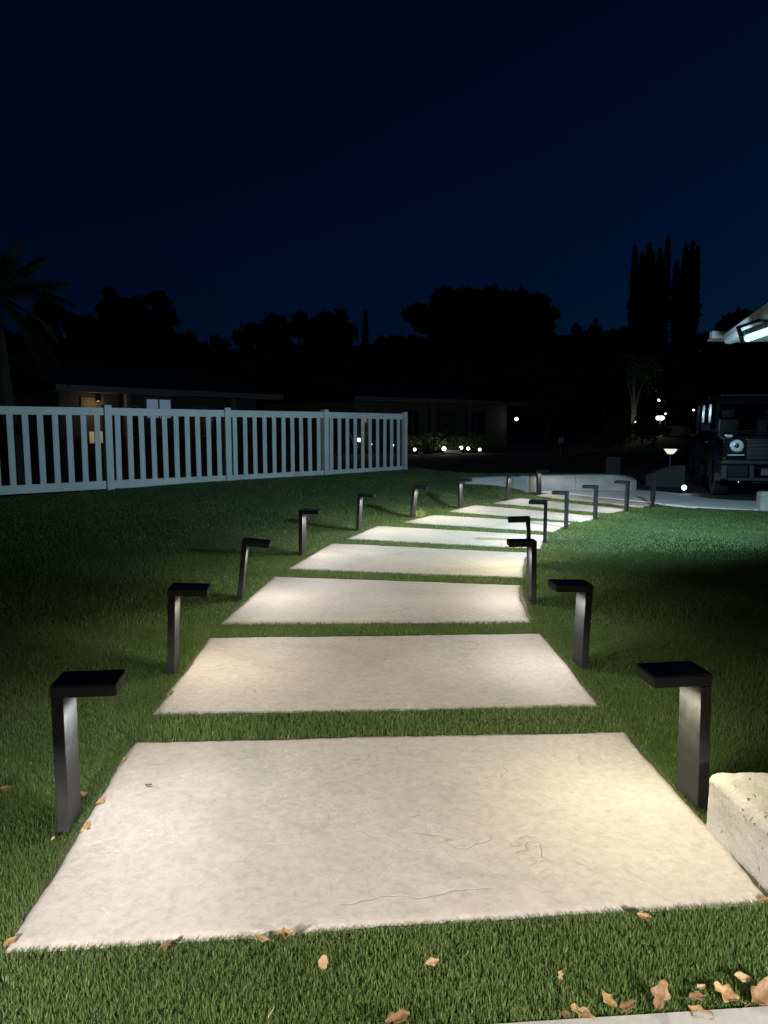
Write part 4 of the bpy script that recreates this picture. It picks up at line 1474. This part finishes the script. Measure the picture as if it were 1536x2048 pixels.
def trees():
    bt = broad_tree
    bt(103, 52, 585, 36, 'open-crowned dark tree standing next to the palm', [(0, 608, 24), (-18, 640, 20), (22, 632, 22), (4, 660, 30), (0, 700, 34)], 21, 'eucalyptus_tree', size=.26)
    bt(270, 56, 590, 80, 'tall clumpy dark tree, highest of the left group', [(-32, 606, 22), (-44, 628, 26), (-5, 615, 20), (22, 612, 14), (60, 612, 24), (66, 632, 24), (20, 650, 50), (-20, 660, 50)], 22, 'eucalyptus_tree', size=.28)
    bt(340, 50, 640, 80, 'broad dark tree sloping down right of the tallest left tree', [(0, 680, 45), (45, 695, 38), (-50, 690, 48), (80, 712, 28), (0, 735, 60)], 23)
    bt(180, 50, 640, 60, 'rounded dark tree between the two clumpy left trees', [(-15, 668, 32), (25, 672, 36), (0, 715, 60), (-60, 712, 50)], 24)
    bt(30, 46, 655, 70, 'low dark tree below the palm fronds', [(0, 700, 50), (-50, 690, 45), (55, 705, 40), (0, 750, 60)], 33)
    bt(440, 60, 680, 40, 'small round dark tree in the dip left of centre', [(0, 700, 24), (-25, 712, 26), (20, 720, 26), (0, 740, 40)], 25)
    bt(560, 54, 640, 100, 'wide flat-topped dark tree left of centre', [(-70, 680, 22), (-40, 672, 34), (0, 668, 36), (50, 664, 34), (85, 668, 36), (0, 720, 70), (90, 710, 50), (-80, 720, 40)], 26)
    bt(672, 58, 626, 40, 'upright dark tree at the right of the flat-topped one', [(-18, 648, 18), (14, 642, 20), (0, 668, 34), (24, 670, 26), (0, 700, 44)], 27)
    bt(785, 60, 672, 40, 'low dark tree left of the great round tree', [(-22, 692, 20), (12, 688, 20), (30, 700, 24), (0, 720, 40)], 28)
    bt(960, 52, 572, 150, 'great round dark tree, largest on the skyline', [(-128, 630, 24), (-110, 650, 40), (-90, 625, 30), (-60, 620, 36), (-20, 610, 36), (10, 606, 34), (60, 612, 38), (100, 624, 34), (122, 645, 30),
                                                    (118, 672, 36), (-70, 680, 60), (0, 670, 80), (80, 680, 60), (-120, 700, 40)], 29, size=.34, per=190)
    bt(1170, 58, 654, 40, 'small dark tree right of the great round tree', [(-18, 678, 18), (14, 672, 18), (32, 682, 18), (0, 705, 40)], 30)
    bt(1222, 58, 655, 30, 'small dark tree just left of the cypresses', [(-8, 676, 18), (14, 674, 18), (0, 705, 34)], 31)
    bt(1425, 50, 640, 70, 'dark tree mass behind the black car, right of the cypresses', [(-20, 690, 40), (30, 672, 45), (70, 680, 45), (0, 740, 60), (90, 740, 60), (130, 700, 50)], 32)
    for i, (px, w) in enumerate(((470, 'behind the left fence houses'), (640, 'behind the gap between the two houses'), (880, 'behind the cream house'), (1090, 'right of the cream house'), (1230, 'below the cypresses'), (1370, 'behind the bright warm lamp'))):
        bt(px, 47, 720, 90, 'low black tree ' + w, [(-60, 752, 40), (0, 745, 46), (60, 752, 42), (0, 790, 60)], 60 + i, size=.34, per=110)
    conifer(1270, 60, 510, 26, 'cypress with three spiky tips, leftmost of the three', [(-16, 513, 8), (-1, 527, 9), (12, 508, 9), (20, 527, 8)], 51, taper=.72)
    conifer(1309, 62, 498, 16, 'narrow cypress with the highest tip, middle of the three', [(-6, 517, 8), (9, 496, 9)], 52, taper=.75)
    conifer(1356, 60, 508, 30, 'wide cypress with three tips, rightmost of the three', [(-20, 540, 9), (-3, 510, 9), (9, 503, 9), (20, 514, 9)], 53, taper=.66)
    conifer(731, 58, 636, 15, 'small pointed conifer left of the great round tree', [(0, 636, 6)], 54, 'pointed_conifer', group='trees on the dark skyline', taper=.55)
    conifer(1183, 58, 651, 12, 'little pointed conifer between the great tree and the cypresses', [(0, 652, 5)], 55, 'pointed_conifer', group='trees on the dark skyline', taper=.55)

# ---------------------------------------------------------------- fallen leaves
def leaf_mesh(seed, L, curl, lobed):
    r = random.Random(seed)
    n = 9
    bm = bmesh.new()
    rows = []
    for i in range(n + 1):
        t = i / n
        w = (0.26 + 0.13 * r.random()) * L * (math.sin(math.pi * min(1, t * 0.94 + 0.03)) ** 0.8)
        if lobed: w *= 0.82 + 0.22 * math.sin(t * 13 + seed)
        x = L * (t - 0.5)
        lift = curl * L * ((2 * t - 1) ** 2 * 0.3 + 0.12 * math.sin(t * 5 + seed))
        row = []
        for k in (-1, -0.5, 0, 0.5, 1):
            z = lift + abs(k) ** 1.5 * curl * L * 0.33 + r.uniform(-.012, .012) * L
            row.append(bm.verts.new((x + r.uniform(-.01, .01) * L, k * w * (1 + r.uniform(-.12, .12)) + 0.06 * L * math.sin(t * 3 + seed), z)))
        rows.append(row)
    for a, b in zip(rows, rows[1:]):
        for k in range(4): bm.faces.new((a[k], a[k + 1], b[k + 1], b[k]))
    # stalk
    p = rows[0][2].co.copy()
    cyl(bm, p, p + Vector((-0.28 * L, 0.03 * L, 0.04 * L)), 0.012 * L, 0.008 * L, 5)
    bmesh.ops.recalc_face_normals(bm, faces=bm.faces)
    r = bmesh.ops.solidify(bm, geom=bm.faces[:], thickness=0.0003)
    me = bpy.data.meshes.new('leaf')
    bm.to_mesh(me); bm.free()
    me.polygons.foreach_set('use_smooth', [True] * len(me.polygons))
    return me

def fallen_leaves():
    # px, py, z, length, yaw, tilt, curl, material, label
    lst = [(648, 1927, .024, .048, 80, 35, .35, 2, 'small curled tan leaf on the grass left of centre in front'),
           (865, 1926, .024, .046, 20, 30, .3, 2, 'small notched tan leaf on the grass near the middle in front'),
           (571, 1868, .022, .055, 15, 25, .5, 0, 'curled brown leaf with stalk at the front slab edge'),
           (524, 1878, .020, .05, 170, 10, .2, 0, 'flat brown leaf half hidden at the front slab edge, left of the stalked one'),
           (330, 1892, .018, .045, 40, 20, .3, 1, 'dark leaf in the grass at the front slab edge, far left'),
           (1287, 1835, .022, .05, 160, 25, .5, 0, 'twisted leaf at the right part of the front slab edge'),
           (1121, 1950, .022, .03, 70, 60, .3, 0, 'tiny brown leaf standing in the grass right of centre'),
           (1217, 2000, .024, .055, 130, 40, .5, 0, 'curled leaf standing in grass left of the tall red-brown one'),
           (1320, 1988, .030, .085, 70, 60, .3, 1, 'tall red-brown leaf leaning up by the patio edge'),
           (1165, 2030, .014, .075, 150, 8, .25, 0, 'broad leaf lying across the patio edge'),
           (1137, 2038, .012, .05, 130, 5, .25, 1, 'narrow stalked leaf next to the broad leaf on the patio edge'),
           (1255, 2013, .020, .055, 10, 15, .3, 1, 'flat leaf tucked along the patio edge in the grass'),
           (1402, 2030, .014, .075, 140, 8, .35, 0, 'curled leaf lying on the patio alone'),
           (1395, 1997, .022, .055, 5, 15, .3, 1, 'dark cupped leaf in the grass at the patio edge, right'),
           (1402, 1975, .024, .03, 20, 20, .4, 2, 'tiny pale leaf above the dark cupped leaf'),
           (1450, 1988, .024, .075, 150, 30, .4, 0, 'orange folded leaf at the patio edge near the right'),
           (1485, 1957, .028, .05, 170, 25, .3, 2, 'pale leaf on the grass above the orange folded one'),
           (1522, 1985, .028, .11, 30, 40, .4, 1, 'large red-brown leaf at the right edge of the picture'),
           (795, 2040, .026, .075, 10, 25, .4, 1, 'round-backed brown leaf at the very bottom middle'),
           (297, 1571, SLAB_TOP + .006, .036, 170, 5, .45, 1, 'small winged brown leaf lying alone on the nearest slab'),
           (12, 1578, .026, .05, 20, 30, .4, 1, 'brown leaf in the dark grass left of the nearest path light'),
           (203, 1603, .016, .05, 50, 35, .4, 0, 'orange leaf wedged beside the slab right of the nearest left light'),
           (168, 1590, .022, .05, 170, 20, .4, 1, 'dull leaf in the grass just right of the nearest left light post'),
           (172, 1656, .014, .06, 55, 30, .35, 0, 'orange leaf wedged between grass and slab below the left light'),
           (248, 1520, .016, .035, 60, 35, .4, 0, 'little orange leaf at the back left edge of the nearest slab'),
           (107, 1677, .026, .02, 60, 40, .4, 2, 'tiny cream leaf in the grass in front of the left post'),
           (22, 1885, .014, .045, 50, 35, .4, 0, 'brown leaf at the front left corner of the nearest slab'),
           (1533, 1802, .014, .05, 20, 20, .4, 0, 'orange leaf between the nearest slab and the concrete block'),
           (340, 1388, .016, .05, 50, 30, .4, 0, 'pale orange leaf at the left edge of the second slab'),
           (1520, 965 + 0, 0, 0, 0, 0, 0, 0, '')]
    for i, (px, py, z, L, yaw, tilt, curl, mi, lab) in enumerate(lst):
        if not lab: continue
        p = at(px, py, z)
        o = link('fallen_leaf', leaf_mesh(100 + i, L * .78, curl, mi != 2 or i % 2), M['leaf%d' % mi])
        o.location = p
        o.rotation_euler = (Matrix.Rotation(R(tilt * .9), 4, 'X') @ Matrix.Rotation(R(yaw), 4, 'Z')).to_euler()
        tag(o, lab, 'leaf', 'dry leaves fallen on the lawn and slabs')
    # one stray cut blade and a twig-like straw
    p = at(544, 2027, .028)
    bm = bmesh.new(); cyl(bm, (-.014, 0, 0), (.014, .004, .006), .0018, .001, 6)
    o = bm_obj('straw_bit', bm, M['leaf2']); o.location = p; o.rotation_euler = (0, 0, R(60))
    tag(o, 'short pale bit of straw lying on the front grass left of centre', 'straw')

# ---------------------------------------------------------------- grass
def grass():
    bands = [(1.45, 3.2, 54000, .0022, (.013, .025)), (3.2, 5.2, 23000, .0030, (.014, .026)), (5.2, 8.2, 6500, .0056, (.016, .029)), (8.2, 12.5, 2300, .009, (.014, .024)), (12.5, 19.5, 900, .013, (.010, .018))]
    slab_polys = []
    for q, bow in SLABS:
        c = sum(q, Vector()) / 4
        slab_polys.append([p + (p - c).normalized() * 0.004 for p in q])
    blk_a, blk_b = at(1405, 1652), at(1537, 1790)
    block_poly = [(blk_a.x - .005, blk_a.y), (blk_a.x - .01 + (blk_b - blk_a).x * 3, blk_a.y + (blk_b - blk_a).y * 3), (blk_a.x + .62, blk_a.y - 1.2), (blk_a.x + .62, blk_a.y + .02)]
    Vs, Fs, Ss, Ts = [], [], [], []
    base = 0
    for y0, y1, dens, w, (h0, h1) in bands:
        half = 0.56 * y1 + 0.5
        n = int(dens * (y1 - y0) * 2 * half)
        x = rng.uniform(-half, half, n); y = rng.uniform(y0, y1, n)
        keep = np.abs(x) < 0.55 * y + 0.5
        for p in slab_polys: keep &= ~in_poly(x, y, p)
        keep &= ~in_poly(x, y, WALK)
        keep &= ~in_poly(x, y, DRIVE)
        keep &= ~in_poly(x, y, PATIO)
        keep &= ~in_poly(x, y, block_poly)
        wy = np.interp(x, [q_.x for q_ in WALL], [q_.y for q_ in WALL])
        inside = (x > WALL[0].x - .05) & (x < WALL[-1].x + .05)
        keep &= ~(inside & (y > wy - .03) & (y < wy + .24))
        keep &= ~((x > WALL[-1].x - .05) & (y > 14.3))
        z = lawn_h(x, y)
        keep &= (z > -0.2)
        x, y, z = x[keep], y[keep], z[keep]
        n = len(x)
        clump = np.sin(x * 5.1 + 1.3 * np.sin(y * 3.7)) * np.sin(y * 4.3 + 1.1 * np.sin(x * 2.9))
        hh = rng.uniform(h0, h1, n) * (1 + 0.10 * clump)
        # long shaggy blades right at slab edges now and then
        a = rng.uniform(0, 2 * np.pi, n)
        lean = np.abs(rng.normal(0, .28, n)) + .06
        la = rng.uniform(0, 2 * np.pi, n)
        lx, ly = np.cos(la) * lean, np.sin(la) * lean
        wx, wy_ = np.cos(a) * w * .5, np.sin(a) * w * .5
        sw = rng.uniform(.7, 1.25, n)
        wx *= sw; wy_ *= sw
        mx, my, mz = x + lx * hh * .38, y + ly * hh * .38, z + hh * .58
        tx, ty, tz = x + lx * hh * 1.05, y + ly * hh * 1.05, z + hh * np.sqrt(np.clip(1 - .35 * lean, .2, 1))
        V = np.stack([np.stack([x - wx, y - wy_, z - .004], 1), np.stack([x + wx, y + wy_, z - .004], 1),
                      np.stack([mx + wx * .85, my + wy_ * .85, mz], 1), np.stack([mx - wx * .85, my - wy_ * .85, mz], 1),
                      np.stack([tx, ty, tz], 1)], 1).reshape(-1, 3)
        i0 = base + np.arange(n) * 5
        Fq = np.stack([i0, i0 + 1, i0 + 2, i0 + 3, i0 + 3, i0 + 2, i0 + 4], 1).ravel()
        Vs.append(V); Fs.append(Fq); Ss.append(np.tile([4, 3], n))
        tone = np.clip((rng.beta(3.6, 4.2, n) * .85) + .10 * clump + np.where(rng.uniform(0, 1, n) > .975, .5, 0), 0, 1)
        Ts.append(np.repeat(tone, 5))
        base += n * 5
    me = np_mesh('grass', np.concatenate(Vs), np.concatenate(Fs), np.concatenate(Ss))
    at_ = me.attributes.new('tone', 'FLOAT', 'POINT')
    at_.data.foreach_set('value', np.concatenate(Ts).astype(np.float32))
    o = link('grass', me, M['grass'])
    tag(o, 'short green turf blades covering the whole lawn', 'grass', kind='stuff')
    print('blades', base // 5)
    # tuft of longer yellow grass at the sixth left light
    p = at(836, 1034)
    bm = bmesh.new()
    r = random.Random(3)
    for k in range(40):
        b = Vector((r.uniform(-.10, .10), r.uniform(-.05, .05), 0))
        a = r.uniform(0, 6.28); L = r.uniform(.06, .14); ln = r.uniform(.1, .5)
        t = b + Vector((math.cos(a) * ln * L, math.sin(a) * ln * L, L))
        s = Vector((.006, 0, 0))
        m = b.lerp(t, .5) + Vector((0, 0, .01))
        v = [bm.verts.new(q) for q in (b - s, b + s, m + s * .8, m - s * .8, t)]
        bm.faces.new(v[:4]); bm.faces.new((v[3], v[2], v[4]))
    o = bm_obj('grass_tuft', bm, M['tuft']); o.location = (p.x, p.y, lh(p.x, p.y))
    tag(o, 'tuft of longer yellow grass at the foot of the sixth left path light', 'grass tuft')

M['tuft'] = simple('yellow_tuft', (0.22, 0.22, 0.06), 0.6)

# ---------------------------------------------------------------- build
ground()
lawn()
sheet('driveway', DRIVE, -0.2, -0.012, M['asphalt'])
sheet('walkway', WALK, -0.1, 0.020, M['walk'])
sheet('patio', PATIO, -0.1, 0.020, M['patio'])
path()
yard()
hill()
retaining_wall()
blocks()
fence()
nh, eave_end = near_house()
houses()
car()
path_lights()
floodlight(eave_end)
palm()
trees()
garden()
lantern()
far_right_things()
fallen_leaves()
grass()
